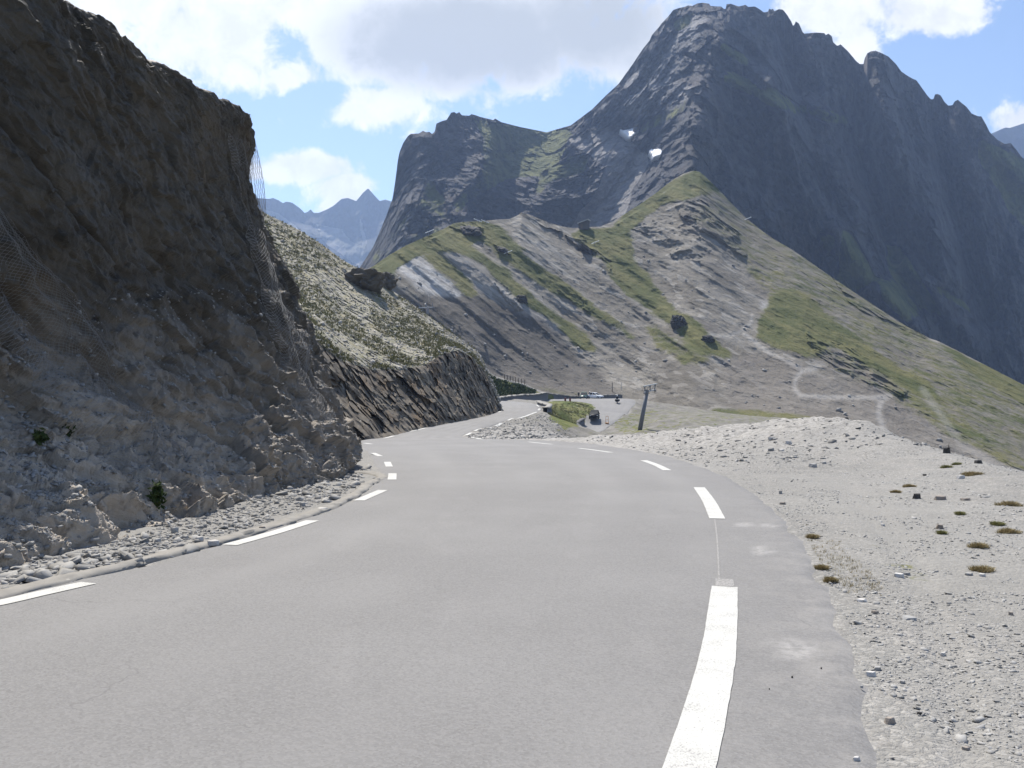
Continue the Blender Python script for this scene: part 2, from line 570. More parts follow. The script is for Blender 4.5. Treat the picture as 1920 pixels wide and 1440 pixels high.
# loose stones
def stone_mat(name, a, b, spec=.3):
    m, g = new_mat(name)
    inf = g.nt.nodes.new('ShaderNodeTexCoord').outputs['Object']
    p = g.pos()
    n = g.noise(p, 11.0, 6, .65)
    isl = g.nt.nodes.new('ShaderNodeNewGeometry').outputs['Random Per Island']
    c = g.mix(g.m('MULTIPLY_ADD', isl, .6, g.m('MULTIPLY', n, .4)), a, b)
    finish(g, c, .85, bump=n, bdist=.012, bstr=.6, spec=spec)
    return m
M['stone'] = stone_mat('pale_schist_stone', (.18, .175, .165), (.42, .412, .395))
M['dark_stone'] = stone_mat('dark_stone', (.035, .033, .03), (.075, .07, .066))
M['brown_stone'] = stone_mat('brown_stone', (.20, .17, .14), (.33, .29, .25))
M['rubble'] = stone_mat('rubble_stone', (.155, .150, .140), (.38, .37, .35))
M['slab'] = stone_mat('white_slab', (.42, .40, .37), (.58, .56, .53))
M['outcrop'] = stone_mat('outcrop_rock', (.075, .066, .055), (.19, .17, .145))

def leaf_mat(name, a, b):
    m, g = new_mat(name)
    isl = g.nt.nodes.new('ShaderNodeNewGeometry').outputs['Random Per Island']
    finish(g, g.mix(isl, a, b), .85, spec=.15)
    return m
M['dry_grass'] = leaf_mat('dry_grass_blades', (.24, .185, .09), (.44, .37, .21))
M['green_grass'] = leaf_mat('green_grass_blades', (.17, .175, .065), (.34, .32, .15))
M['bush'] = leaf_mat('bush_leaves', (.028, .045, .014), (.075, .10, .03))
M['turf'] = leaf_mat('turf_blades', (.10, .105, .04), (.26, .235, .12))

M['concrete'] = plain('pale_concrete', (.25, .235, .21), .95, var=.35, scale=5.0)
M['wallstone'] = stone_mat('retaining_wall_stone', (.11, .105, .105), (.155, .148, .145))
M['coping'] = plain('coping_concrete', (.29, .275, .25), .95, var=.3, scale=2.0)
M['steel'] = plain('grey_pylon_steel', (.15, .155, .165), .55, spec=.4)
M['steel_light'] = plain('bare_steel', (.42, .43, .44), .4, metal=.4)
M['net'] = plain('galvanised_wire', (.27, .265, .26), .55, metal=.2, spec=.4)
M['black'] = plain('black_car_paint', (.010, .010, .012), .55, spec=.08)
M['white_paint'] = plain('white_car_paint', (.72, .73, .74), .25, spec=.6, var=.03)
M['green_paint'] = plain('green_car_paint', (.035, .085, .065), .3, spec=.6)
M['glass'] = plain('dark_car_glass', (.02, .024, .028), .6, spec=.08)
M['rubber'] = plain('tyre_rubber', (.018, .018, .018), .85)
M['lamp'] = plain('lamp_lens', (.75, .75, .72), .15, spec=.8)
M['redlamp'] = plain('red_lamp_lens', (.35, .02, .015), .2, spec=.8)
M['orange'] = plain('faded_orange_paint', (.55, .27, .10), .6)
M['redpost'] = plain('rusty_red_paint', (.20, .055, .04), .7)
M['wood'] = plain('weathered_wood', (.13, .105, .08), .9)
M['snow'] = plain('old_snow', (.82, .82, .83), .8, var=.06)
M['white'] = plain('white_plastic', (.80, .80, .80), .5, var=.03)
M['roof'] = plain('pale_metal_roof', (.55, .55, .55), .5, metal=.2)
M['hut'] = plain('dark_hut_wall', (.09, .085, .08), .9)
M['skin'] = plain('skin', (.45, .28, .20), .6)
M['dark_cloth'] = plain('dark_cloth', (.03, .03, .036), .9)
M['blue_cloth'] = plain('blue_cloth', (.06, .08, .14), .9)
# ------------------------------------------------------------------ near terrain
SLOPE = 90 / F
def PL(px, py):
    """pixel on the near road plane"""
    D = F * CAM_H / (py - 770)
    return U(px, py, D)
def pz(x, y):
    return (x, y, -SLOPE * y)

ROAD = [  # (left edge, right edge) of the upper road, from behind the camera on
    (pz(-8.0, -9), pz(-3.2, -9)), (pz(-7.2, -4), pz(-1.6, -3)), (pz(-6.4, 0), pz(.2, 0)), (pz(-5.4, 3.2), pz(1.52, 3.3)),
    (pz(-4.35, 6.6), pz(2.70, 7.0)), (pz(-3.6, 9), pz(3.26, 9.2)), (pz(-3.05, 11.5), pz(3.85, 11.7)), (pz(-2.75, 14), pz(4.4, 14.6)),
    (pz(-2.75, 17.2), pz(5.0, 18.5)), (pz(-3.2, 21.3), pz(5.35, 23)), (pz(-3.95, 25), pz(5.45, 28)), (pz(-5.2, 30.8), pz(5.0, 34.5)),
    (pz(-6.6, 37.2), pz(3.4, 41.5)), (pz(-7.6, 42.7), pz(.8, 45.8)), (pz(-8.1, 47), pz(-1.8, 47.8)), (U(720, 821, 51.5), U(868, 819, 52)),
    (U(780, 806, 59), U(884, 810, 59)), (U(830, 796, 66), U(908, 801, 66)), (U(872, 788, 74), U(945, 790, 75)), (U(912, 780, 83), U(985, 780, 86)),
    (U(934, 772, 92), U(1012, 770, 98)), (U(940, 765, 101), U(1016, 763, 108)), (U(936, 760, 110), U(1004, 757, 118)), (U(915, 757, 120), U(975, 753.5, 128)),
    (U(880, 755, 128), U(930, 751, 137))]
ROAD = [((a[0] - (.16 if 2 < k < 11 else 0), a[1], a[2]), b) for k, (a, b) in enumerate(ROAD)]
LROAD = [(U(1060, 828, 128), U(1102, 828, 128)), (U(1077, 812, 137), U(1122, 812, 137)), (U(1092, 797, 146), U(1142, 799, 146)), (U(1105, 782, 156), U(1163, 783, 158)),
         (U(1116, 768, 169), U(1187, 761.5, 177)), (U(1113, 760, 177), U(1192, 754, 189)), (U(1100, 755.5, 183), U(1180, 748, 203)),
         (U(1080, 753, 187), U(1120, 748, 206)), (U(1047, 751.5, 186), U(1060, 748.5, 200)), (U(1000, 753.5, 174), U(1005, 750, 184)), (U(960, 757, 160), U(950, 753, 168))]

def strip(pairs, n, m):
    L = catmull([p[0] for p in pairs], n)
    Rr = catmull([p[1] for p in pairs], n)
    # keep the pairing of the two edges: parametrise both by pair index
    t = np.linspace(0, len(pairs) - 1, n)
    k = np.arange(len(pairs))
    L = np.stack([hermite(k, [p[0][c] for p in pairs], t) for c in range(3)], -1)
    Rr = np.stack([hermite(k, [p[1][c] for p in pairs], t) for c in range(3)], -1)
    w = np.linspace(0, 1, m)[None, :, None]
    return L[:, None, :] * (1 - w) + Rr[:, None, :] * w, L, Rr

RG, RL, RR = strip(ROAD, 620, 60)
LG, LL, LR = strip(LROAD, 240, 16)
road_poly = [tuple(p[:2]) for p in RL] + [tuple(p[:2]) for p in RR[::-1]]
lroad_poly = [tuple(p[:2]) for p in LL] + [tuple(p[:2]) for p in LR[::-1]]

CREST = [(1090, 818, 46), (1150, 814, 44), (1250, 807, 42), (1350, 802, 42), (1450, 796, 42), (1550, 791, 40), (1620, 794, 36.5), (1680, 808, 32),
         (1750, 835, 27), (1800, 850, 25), (1850, 864, 23), (1920, 881, 21), (2050, 912, 18), (2300, 968, 14)]
ctrl = []
for k in range(0, 620, 9):
    ctrl += [tuple(RL[k]), tuple(RR[k]), tuple((RL[k] + RR[k]) / 2), tuple(RL[k] * .75 + RR[k] * .25), tuple(RL[k] * .25 + RR[k] * .75)]
for k in range(0, 240, 8):
    ctrl += [tuple(LL[k]), tuple(LR[k])]
ctrl += [U(*c) for c in CREST]
drop = {0: (-1.0, -2.6), 3: (-3.0, -5.0)}
for k, c in enumerate(CREST):
    x, y, z = U(*c)
    r = math.hypot(x, y)
    ux, uy = x / r, y / r
    f = 1.0 if k < 5 else 1.5
    ctrl.append((x + ux * 7, y + uy * 7, z - 2.3 * f))
    ctrl += [(x + ux * 2.5, y + uy * 2.5, z - .75 * f), U(c[0], c[1] + 5, c[2] * .94)]
    if k % 2 == 0:
        ctrl.append((x + ux * 22, y + uy * 22, z - 6.5 * f))
ctrl += [PL(1700, 950), PL(1900, 1000), PL(1900, 1200), PL(1800, 1440), U(1500, 880, 22.5), U(1350, 832, 33), U(1650, 860, 24.5), U(1800, 910, 18),
         U(1500, 799, 37), U(1500, 808, 33), U(1400, 808, 37), U(1420, 820, 32), U(1600, 803, 33), U(1560, 822, 29), U(1330, 813, 37.5), U(1270, 816, 38.5), U(1480, 845, 26.5), U(1690, 840, 26), U(1740, 870, 22.5), U(1850, 890, 19.5), U(1620, 830, 27.5),
         pz(5, 1), pz(9, 4), pz(7, -4), pz(14, 8), pz(4, -9), (22, 4, -.8), (24, -6, -.5), (30, 12, -5), (45, 5, -9), (45, -9, -6),
         # left of the road, under the cliffs
         pz(-10, -6), pz(-9.5, 0), pz(-8, 6), pz(-7, 11), pz(-6, 17), pz(-7, 23), pz(-9.5, 32), pz(-11, 42), pz(-12, 50), pz(-20, 10), pz(-22, 30),
         (-24, 60, -3.2), (-16, 75, -3.4), (-14, 95, -3.8), (-30, 110, -4), (-25, 150, -4.6), (-60, 60, -3), (-60, 140, -4), (-50, -8, 0),
         # rubble island inside the upper bend, then the grass bank down to the lower road
         U(960, 806, 58), U(1000, 800, 62), U(1000, 815, 52), U(1045, 812, 58), U(1030, 790, 78), U(1040, 772, 112), U(1080, 775, 140), U(1100, 770, 152), U(1060, 792, 112),
         U(1050, 761, 142), U(1075, 757, 168), U(1068, 808, 118),
         U(1180, 781, 165), U(1172, 800, 150), U(1152, 809, 140), U(1205, 765, 186), U(1230, 786, 138), U(1400, 786, 150), U(1550, 795, 160), U(1300, 774, 172),
         U(1215, 772, 168), U(1199, 806, 120), U(1100, 838, 58), U(1105, 842, 80), U(1112, 838, 108), U(1160, 838, 68), U(1165, 834, 98), U(1220, 832, 70), U(1225, 826, 95), U(1140, 828, 126), U(1085, 836, 104), U(1300, 828, 75), U(1300, 815, 105), (20, 82, -9.2), (45, 100, -15), (60, 80, -20), (90, 150, -20), (90, 60, -26), (140, 230, -27), (60, 230, -12), (10, 235, -8),
         (140, 120, -36), (90, 0, -26), (200, 60, -60), (-40, 235, -5), (-90, 230, -5), (240, 240, -60), (120, 320, -20), (0, 320, -8), (-120, 320, -5)]
CT = np.array(ctrl)
def _tk(r2):
    return -np.sqrt(r2 + .0036)
S0 = 40.0
cx, cy = CT[:, 0] / S0, CT[:, 1] / S0
K = _tk((cx[:, None] - cx) ** 2 + (cy[:, None] - cy) ** 2) + np.eye(len(CT)) * .004
Pm = np.stack([np.ones_like(cx), cx, cy], 1)
A = np.block([[K, Pm], [Pm.T, np.zeros((3, 3))]])
sol = np.linalg.solve(A, np.concatenate([CT[:, 2], np.zeros(3)]))
def H(x, y):
    x, y = np.asarray(x, float) / S0, np.asarray(y, float) / S0
    sh = x.shape
    x, y = x.ravel(), y.ravel()
    out = np.empty(len(x))
    for k in range(0, len(x), 8000):
        xs, ys = x[k:k + 8000], y[k:k + 8000]
        out[k:k + 8000] = _tk((xs[:, None] - cx) ** 2 + (ys[:, None] - cy) ** 2) @ sol[:-3] + sol[-3] + sol[-2] * xs + sol[-1] * ys
    return out.reshape(sh)
def Hs(x, y):
    return float(H(np.array([x]), np.array([y]))[0])

# ---- ground sheet on a fan grid round the camera
NTH, NR = 620, 560
th = np.linspace(R(-86), R(80), NTH)
rr = 1.2 * np.exp(np.linspace(0, math.log(330 / 1.2), NR))
TH, RRg = np.meshgrid(th, rr)
GX, GY = RRg * np.sin(TH), RRg * np.cos(TH) - 3.5
GZ = H(GX, GY)
dl = segdist(GX, GY, [tuple(p[:2]) for p in RL[::6]])
dr = segdist(GX, GY, [tuple(p[:2]) for p in RR[::6]])
ins = inpoly(GX, GY, road_poly[::3])
insl = inpoly(GX, GY, lroad_poly[::2])
dll = np.minimum(segdist(GX, GY, [tuple(p[:2]) for p in LL[::6]]), segdist(GX, GY, [tuple(p[:2]) for p in LR[::6]]))
din = np.minimum(dl, dr)
droad = np.where(ins, 0, din)
P3 = np.stack([GX, GY, 0 * GX], -1)
ppx, ppy = project(np.stack([GX, GY, GZ], -1))
wpx, wpy = ppx + 14 * fbm(P3 * .15, 4, 5), ppy + 5 * fbm(P3 * .15, 4, 9)
n_a = fbm(P3 * .55, 5, 3)
n_b = fbm(P3 * 2.2, 4, 4)
n_c = fbm(P3 * .16, 4, 6)
far = np.clip((GY - 12) / 40, 0, 1)
edge = np.clip(droad / 1.5, 0, 1)
edgel = np.where(insl, 0, np.clip(dll / 3, 0, 1))
amp = (.035 + .16 * far) * edge * edgel
rocky = np.clip((GY - 22) / 15, 0, 1) * np.clip((62 - GY) / 10, 0, 1) * np.clip((GX + 3) / 4, 0, 1)
GZ = GZ + amp * n_a + (.018 + .05 * far) * edge * edgel * n_b + .30 * np.clip(droad / 6, 0, 1) * edgel * far * np.clip((GX - 1) / 10, .3, 1) * n_c
GZ = GZ + rocky * np.clip(droad / 2.0, 0, 1) * np.clip((GX - 1) / 10, .25, 1) * (.16 * (fbm(P3 * 1.1, 4, 33, ridged=True) - .35) + .09 * n_b)
GZ = np.where(ins, GZ - .06 * np.clip((din - .06) / .3, 0, 1), GZ)
GZ = np.where(insl, GZ - .12, GZ)
# masks
ramp = lambda v, a, b: np.clip((v - a) / (b - a), 0, 1)
grass = np.zeros_like(GX)
for poly, v in [([(1022, 752), (1050, 750), (1080, 752), (1112, 758), (1118, 768), (1100, 784), (1080, 800), (1060, 806), (1040, 790), (1026, 775)], .72),
                ([(1150, 800), (1190, 768), (1215, 768), (1230, 790), (1210, 812), (1160, 812)], .5),
                ([(1210, 768), (1400, 772), (1570, 785), (1590, 805), (1300, 812), (1215, 800)], .42)]:
    q = inpoly(wpx, wpy, poly) & (GY > 62)
    grass = np.where(q, v, grass)
grass = np.where((GY > 62) & (GX > 1.0) & (grass == 0), .34, grass)
# dry tufts out on the shoulder
sh_ = (GY < 45) & ~ins & (GX > 0)
grass = np.where(sh_, .16 * ramp(wpx, 1480, 1850) + .06, grass)
edge_t = sh_ & (dr > .15) & (dr < 1.0) & (GY > 6.5) & (GY < 12)
grass = np.where(edge_t, .30, grass)
rub = np.clip(rocky * 1.0 + ((GY > 45) & (GX > -4)) * .8, 0, 1)
dustm = np.where(sh_, np.exp(-((dr - 1.6) / 1.1) ** 2) * .9 * ramp(-GY, -26, -12), 0)
rut = np.zeros_like(GX)
for off_ in (0, 26):
    rut = np.maximum(rut, np.exp(-(segdist(ppx, ppy * 1.0, [(1560 + off_, 905), (1618 + off_, 957), (1703 + off_, 1061), (1755 + off_, 1202), (1785 + off_, 1300), (1800 + off_, 1440)]) / np.clip((ppy - 770) * .05, 4, 40)) ** 2))
rut *= sh_
GZ -= .022 * rut
dustm = np.maximum(dustm, rut)
dustm = np.where(~ins & (GX < 0) & (GY < 45), .7, dustm)
GZR = rut
soil = np.where((GY > 58) & ~ins & ~insl, 1.0, 0.0) * np.where(GX < .16 * (GY - 45) - 1.0, .55, 1.0)
soil = soil * np.clip((GY - 56) / 8, 0, 1)
gnd = grid_mesh('ground', np.stack([GX, GY, GZ], -1), M['ground'], dict(soil=soil, grass=grass, rubble=rub, dust=dustm))
structure(gnd)
def Zg(x, y):
    """ground height incl. noise at a point (nearest grid sample, bilinear)"""
    r_ = math.hypot(x, y + 3.5)
    a_ = math.atan2(x, y + 3.5)
    i = np.clip(math.log(max(r_, 1.21) / 1.2) / math.log(330 / 1.2) * (NR - 1), 0, NR - 1.001)
    j = np.clip((a_ - th[0]) / (th[-1] - th[0]) * (NTH - 1), 0, NTH - 1.001)
    i0, j0 = int(i), int(j)
    u, v = i - i0, j - j0
    return float((GZ[i0, j0] * (1 - u) + GZ[i0 + 1, j0] * u) * (1 - v) + (GZ[i0, j0 + 1] * (1 - u) + GZ[i0 + 1, j0 + 1] * u) * v)

# ---- the roads
def road_mesh(name, Gd, jit, seed, lift):
    Gd = Gd.copy()
    n, m_ = Gd.shape[:2]
    e = (Gd[:, -1] - Gd[:, 0])
    e /= np.linalg.norm(e, axis=1, keepdims=True)
    jl = fbm(Gd[:, 0] * 1.6, 4, seed)[:, None] * jit
    jr = fbm(Gd[:, -1] * 1.6, 4, seed + 5)[:, None] * jit
    w = np.linspace(0, 1, m_)
    Gd = Gd + e[:, None, :] * (jl[:, None] * (1 - w)[None, :, None] + jr[:, None] * w[None, :, None])
    Gd[..., 2] = H(Gd[..., 0], Gd[..., 1]) + lift
    Gd[:, 0, 2] -= .05
    Gd[:, -1, 2] -= .045
    trk = np.zeros(Gd.shape[:2])
    for c_ in (.2, .42, .62, .82):
        trk += np.exp(-((w - c_) / .05) ** 2)[None, :]
    trk *= np.clip(.5 + fbm(Gd * .25, 3, seed + 9), 0, 1)
    px_, py_ = project(Gd)
    st = np.zeros_like(trk)
    for (sx, sy, ax, ay) in [(1490, 1216, 40, 20), (1426, 1032, 18, 9), (1398, 984, 22, 4), (1440, 985, 14, 4)]:
        d = ((px_ - sx - (py_ - sy) * .9) / ax) ** 2 + ((py_ - sy) / ay) ** 2
        st = np.maximum(st, np.clip(2.2 - 1.8 * d, 0, 1))
    du = np.exp(-np.linspace(0, 1, m_)[::-1] * m_ / 4)[None, :] * .6 * np.clip(1.2 - Gd[:, -1:, 1] / 16, 0, 1) * np.ones_like(trk)
    return structure(grid_mesh(name, Gd, M['asphalt'], dict(track=np.clip(trk, 0, 1), stain=st, dust=du)))
rd = road_mesh('road', RG, .13, 40, .022)
lrd = road_mesh('lower_road', LG, .1, 60, .03)
def road_z(x, y):
    return H(np.asarray(x), np.asarray(y)) + .022

# ---- painted edge lines (parts of the road)
def ribbon(name, pts, w, mat, parent, lift=.006, taper=False):
    pts = np.asarray(pts, float)[:, :2]
    n = max(8, int(np.linalg.norm(np.diff(pts, axis=0), axis=1).sum() / .12))
    C = catmull(pts, n) if len(pts) > 2 else pts[0] + (pts[-1] - pts[0]) * np.linspace(0, 1, n)[:, None]
    T = np.gradient(C, axis=0)
    T /= np.linalg.norm(T, axis=1, keepdims=True)
    N = np.stack([T[:, 1], -T[:, 0]], -1)
    jit = .0012 * np.random.RandomState(len(C)).randn(len(C), 2)
    rows = []
    for s, j in ((-.5, 0), (-.17, None), (.17, None), (.5, 1)):
        q = C + N * (w * s + (jit[:, j:j + 1] if j is not None else 0))
        rows.append(np.concatenate([q, (road_z(q[:, 0], q[:, 1]) + lift)[:, None]], 1))
    return grid_mesh(name, np.stack(rows, 0), mat, parent=parent)
def PLs(l):
    return [PL(x, y) for x, y in l]
LW = .225
for l in [[(1262, 1560), (1297, 1440), (1340, 1270), (1359, 1108)], [(1345, 977), (1330, 945), (1311, 917)], [(1251, 884), (1230, 873), (1207, 864)],
          [(1146, 849), (1115, 844.5), (1085, 840.5)], [(1036, 832.5), (990, 828.5)], [(905, 824.6), (884, 821.6)]]:
    ribbon('edge_line', PLs(l), LW, M['paint'], rd)
ribbon('edge_line', PLs([(1359, 1107), (1358, 1093)]), .16, M['faded'], rd, .004)
ribbon('guide_line', PLs([(1348, 1094), (1347, 1060), (1344, 1010), (1340, 978)]), .018, M['faded'], rd, .005)
for l in [[(-60, 1151), (0, 1139), (80, 1120), (166, 1100.5)], [(430, 1027.5), (510, 1005), (586, 980.5)], [(673, 942), (718, 922)],
          [(735, 902), (736, 890)], [(730, 877), (726, 868)], [(713, 857), (699, 851)], [(697, 834), (683, 832)]]:
    ribbon('edge_line', PLs(l), .20, M['paint'], rd)
def uu(l):
    return [U(*c) for c in l]
for l in [[(718, 823, 50), (738, 817.5, 53)], [(768, 811, 57), (800, 804.5, 61)], [(874, 817.5, 52.5), (883, 813, 57)], [(890, 810.5, 59), (902, 806, 62.5)],
          [(910, 803, 65), (922, 798.5, 68)], [(930, 796, 70), (940, 792.5, 73)], [(952, 788.5, 76), (980, 782.5, 84), (1007, 773, 95)],
          [(1010, 769, 99), (1012, 766, 104)], [(1006, 760, 113), (1010, 763, 108)], [(935, 773.5, 90.5), (942, 771, 95)], [(985, 757, 120), (1000, 758.5, 116)]]:
    ribbon('edge_line', uu(l), .24, M['paint'], rd, .012)

# ---- low kerb along the foot of the left cliff
def sweep(name, C, prof, mat, parent=None, jit=0, seed=0):
    C = np.asarray(C, float)
    T = np.gradient(C[:, :2], axis=0)
    T /= np.linalg.norm(T, axis=1, keepdims=True)
    N = np.stack([T[:, 1], -T[:, 0]], -1)
    rows = []
    for k, (a, b) in enumerate(prof):
        q = C.copy()
        n = jit * fbm(C * 3.1 + k * 7.7, 3, seed)
        q[:, :2] += N * (a + n)[:, None]
        q[:, 2] += b + n * .6
        rows.append(q)
    return grid_mesh(name, np.stack(rows, 0), mat, parent=parent, smooth=False)
sel = (RL[:, 1] > -6) & (RL[:, 1] < 19.6)
kc = RL[sel]
kc = catmull(kc[::4], 500)
kc[:, 2] = H(kc[:, 0], kc[:, 1])
k0 = catmull(list(map(tuple, kc[::40])) + [(-3.05, 20.6, Hs(-3.05, 20.6)), (-3.5, 21.6, Hs(-3.5, 21.6)), (-4.3, 22.3, Hs(-4.3, 22.3))], 560)
kerb = sweep('kerb', k0, [(.03, -.1), (.02, .025), (-.015, .045), (-.06, .05), (-.17, .045), (-.23, .015), (-.26, -.06)], M['concrete'], jit=.05, seed=8)
structure(kerb)
# ------------------------------------------------------------------ hills and mountains
def hermite_rows(V, q):
    V = np.asarray(V, float)
    n = len(V)
    t = np.arange(n)
    d = np.diff(V, axis=0)
    m = np.zeros_like(V)
    # monotone-ish slopes keep the relief free of overshoot
    same = (d[:-1] * d[1:]) > 0
    m[1:-1] = np.where(same, 2 * d[:-1] * d[1:] / (d[:-1] + d[1:] + 1e-12), 0)
    m[0], m[-1] = d[0], d[-1]
    k = np.clip(q.astype(int), 0, n - 2)
    s = (q - k)[:, None]
    return ((2 * s**3 - 3 * s**2 + 1) * V[k] + (s**3 - 2 * s**2 + s) * m[k] + (-2 * s**3 + 3 * s**2) * V[k + 1] + (s**3 - s**2) * m[k + 1])

def smooth1(v, k):
    if k < 2:
        return v
    ker = np.hanning(2 * k + 1)
    ker /= ker.sum()
    return np.convolve(np.pad(v, k, 'edge'), ker, 'valid')

def hill_sheet(px0, px1, nc, rows, nr, smooth_rows=14):
    pxs = np.linspace(px0, px1, nc)
    py, D = [], []
    for k, r in enumerate(rows):
        r = np.asarray(r, float)
        a, b = np.interp(pxs, r[:, 0], r[:, 1]), np.interp(pxs, r[:, 0], r[:, 2])
        py.append(a if k == 0 else smooth1(a, smooth_rows))
        D.append(smooth1(b, smooth_rows))
    q = np.linspace(0, len(rows) - 1, nr)
    PX = np.tile(pxs, (nr, 1))
    return PX, hermite_rows(py, q), hermite_rows(D, q), q

def with_back(P, drops):
    """continue the sheet over its crest: rows behind the skyline, falling away"""
    top = P[0]
    extra = []
    for dy, dz in drops:
        e = top.copy()
        r = np.linalg.norm(top[:, :2], axis=1, keepdims=True)
        e[:, :2] += top[:, :2] / r * dy
        e[:, 2] -= dz
        extra.append(e)
    return np.concatenate([np.stack(extra[::-1]), P], 0)

def blur(a, k):
    a = np.asarray(a, float)
    ker = np.hanning(2 * k + 3)[1:-1]
    ker /= ker.sum()
    for ax in (0, 1):
        pw = [(0, 0), (0, 0)]
        pw[ax] = (k, k)
        b = np.pad(a, pw, 'edge')
        out = 0
        for i, w in enumerate(ker):
            out = out + w * (b[i:i + a.shape[0]] if ax == 0 else b[:, i:i + a.shape[1]])
        a = out
    return a

def pad_attr(a, n):
    return np.concatenate([np.repeat(a[:1], n, 0), a], 0)

# ---- far ranges
FAR = [[(380, 360, 2600), (440, 366, 2600), (490, 372, 2600), (505, 373, 2600), (512, 371, 2600), (523, 376, 2600), (531, 381, 2600), (536, 378, 2600), (548, 380, 2600), (562, 390, 2600), (571, 399, 2600),
        (578, 397, 2600), (582, 392, 2600), (588, 399, 2600), (598, 399, 2600), (612, 393, 2600), (625, 386, 2600), (640, 373, 2600), (652, 371, 2600), (668, 377, 2600), (680, 362, 2600), (690, 353, 2600),
        (700, 364, 2600), (712, 377, 2600), (722, 374, 2600), (732, 377, 2600), (745, 384, 2600), (800, 395, 2600), (900, 400, 2600)],
       [(380, 450, 2480), (560, 450, 2480), (640, 460, 2470), (690, 440, 2490), (900, 470, 2480)],
       [(380, 560, 2250), (900, 560, 2250)], [(380, 640, 2000), (900, 640, 2000)]]
PX, PY, D, q = hill_sheet(380, 900, 260, FAR, 120, 8)
Pn = unproject(PX, PY, D)
D = D + 70 * fbm(Pn * np.array([.008, .008, .003]), 6, 11, ridged=True) * np.clip(q / .5, 0, 1)[:, None]
P = unproject(PX, PY, D)
scree = np.zeros_like(PX)
wx_ = PX + 10 * fbm(Pn * .012, 4, 3)
for poly in [[(590, 420), (640, 430), (660, 455), (675, 460), (678, 410), (682, 410), (684, 460), (676, 500), (640, 480), (600, 450)], [(490, 390), (520, 400), (560, 430), (600, 470), (560, 470), (490, 420)]]:
    scree = np.maximum(scree, inpoly(wx_, PY, poly) * .8)
f1 = grid_mesh('far_mountain', with_back(P, [(150, 160), (500, 700)]), M['far'], dict(scree=pad_attr(scree, 2), grass=pad_attr(.25 + 0 * PX, 2)))
structure(f1)
FR2 = [[(1780, 275, 2300), (1830, 262, 2300), (1860, 250, 2300), (1880, 241, 2300), (1886, 239, 2300), (1893, 240, 2300), (1902, 237, 2300), (1920, 231, 2300), (1960, 222, 2300), (2010, 226, 2300), (2060, 250, 2300), (2150, 290, 2300)],
       [(1780, 380, 2180), (2150, 400, 2180)], [(1780, 620, 1500), (2150, 620, 1500)]]
PX, PY, D, q = hill_sheet(1780, 2150, 140, FR2, 80, 6)
Pn = unproject(PX, PY, D)
D = D + 70 * fbm(Pn * np.array([.008, .008, .003]), 6, 21, ridged=True) * np.clip(q / .4, 0, 1)[:, None]
f2 = grid_mesh('far_ridge', with_back(unproject(PX, PY, D), [(150, 160), (500, 700)]), M['far'], dict(scree=pad_attr(.2 + 0 * PX, 2), grass=pad_attr(.2 + 0 * PX, 2)))
structure(f2)

# ---- the main massif
SKY = [(560, 640), (620, 580), (650, 545), (672, 505), (690, 478), (700, 462), (716, 425), (726, 400), (736, 372), (741, 340), (746, 300), (749, 285), (756, 268), (764, 256), (770, 251), (786, 250), (793, 245), (799, 248), (805, 247), (810, 251), (815, 247), (818, 232), (826, 228),
       (832, 226), (837, 225), (841, 219), (846, 211), (852, 210), (856, 213), (861, 210), (866, 216), (880, 217), (884, 214), (892, 216), (900, 219), (925, 225), (928, 222), (940, 229), (975, 238), (1000, 243), (1025, 248), (1045, 242), (1070, 235), (1090, 220), (1110, 205), (1135, 180),
       (1160, 157), (1185, 122), (1205, 92), (1218, 76), (1222, 66), (1236, 50), (1240, 44), (1252, 32), (1262, 19), (1272, 15), (1283, 13), (1290, 10), (1298, 11), (1308, 6), (1318, 5), (1330, 7), (1332, 11), (1345, 12), (1352, 12), (1358, 17), (1361, 16), (1362, 8), (1370, 7), (1385, 12),
       (1398, 9), (1403, 13), (1415, 12), (1424, 17), (1432, 23), (1440, 22), (1442, 16), (1446, 18), (1449, 16), (1452, 21), (1460, 17), (1468, 18), (1476, 28), (1484, 41), (1487, 49), (1490, 45), (1492, 40), (1498, 44), (1505, 60), (1508, 63), (1530, 61), (1546, 62), (1548, 66), (1553, 63),
       (1560, 68), (1562, 79), (1570, 86), (1576, 83), (1590, 96), (1605, 114), (1612, 120), (1619, 120), (1621, 110), (1626, 100), (1633, 96), (1642, 95), (1652, 99), (1666, 106), (1680, 120), (1690, 134), (1700, 141), (1712, 148), (1718, 150), (1728, 164), (1738, 178), (1745, 186),
       (1750, 186), (1753, 177), (1758, 176), (1764, 179), (1770, 190), (1778, 198), (1786, 197), (1790, 190), (1796, 187), (1803, 193), (1812, 200), (1822, 213), (1834, 218), (1840, 218), (1848, 232), (1856, 248), (1870, 262), (1884, 270), (1895, 268), (1905, 280), (1915, 294), (1940, 310), (2000, 350), (2080, 420), (2200, 520)]
Dsky = lambda x: np.interp(x, [560, 690, 760, 850, 1025, 1200, 1320, 1480, 1625, 1840, 2200], [640, 690, 705, 735, 800, 765, 735, 765, 800, 850, 930])
BASE = [(560, 700, 560), (680, 560, 590), (740, 520, 600), (850, 450, 615), (1000, 440, 630), (1100, 445, 625), (1300, 400, 600), (1400, 450, 625), (1600, 590, 690), (1750, 690, 730), (1920, 770, 775), (2200, 900, 840)]
r0 = [(x, y, float(Dsky(x))) for x, y in SKY]
bx = np.array(BASE, float)
sk = np.array(r0)
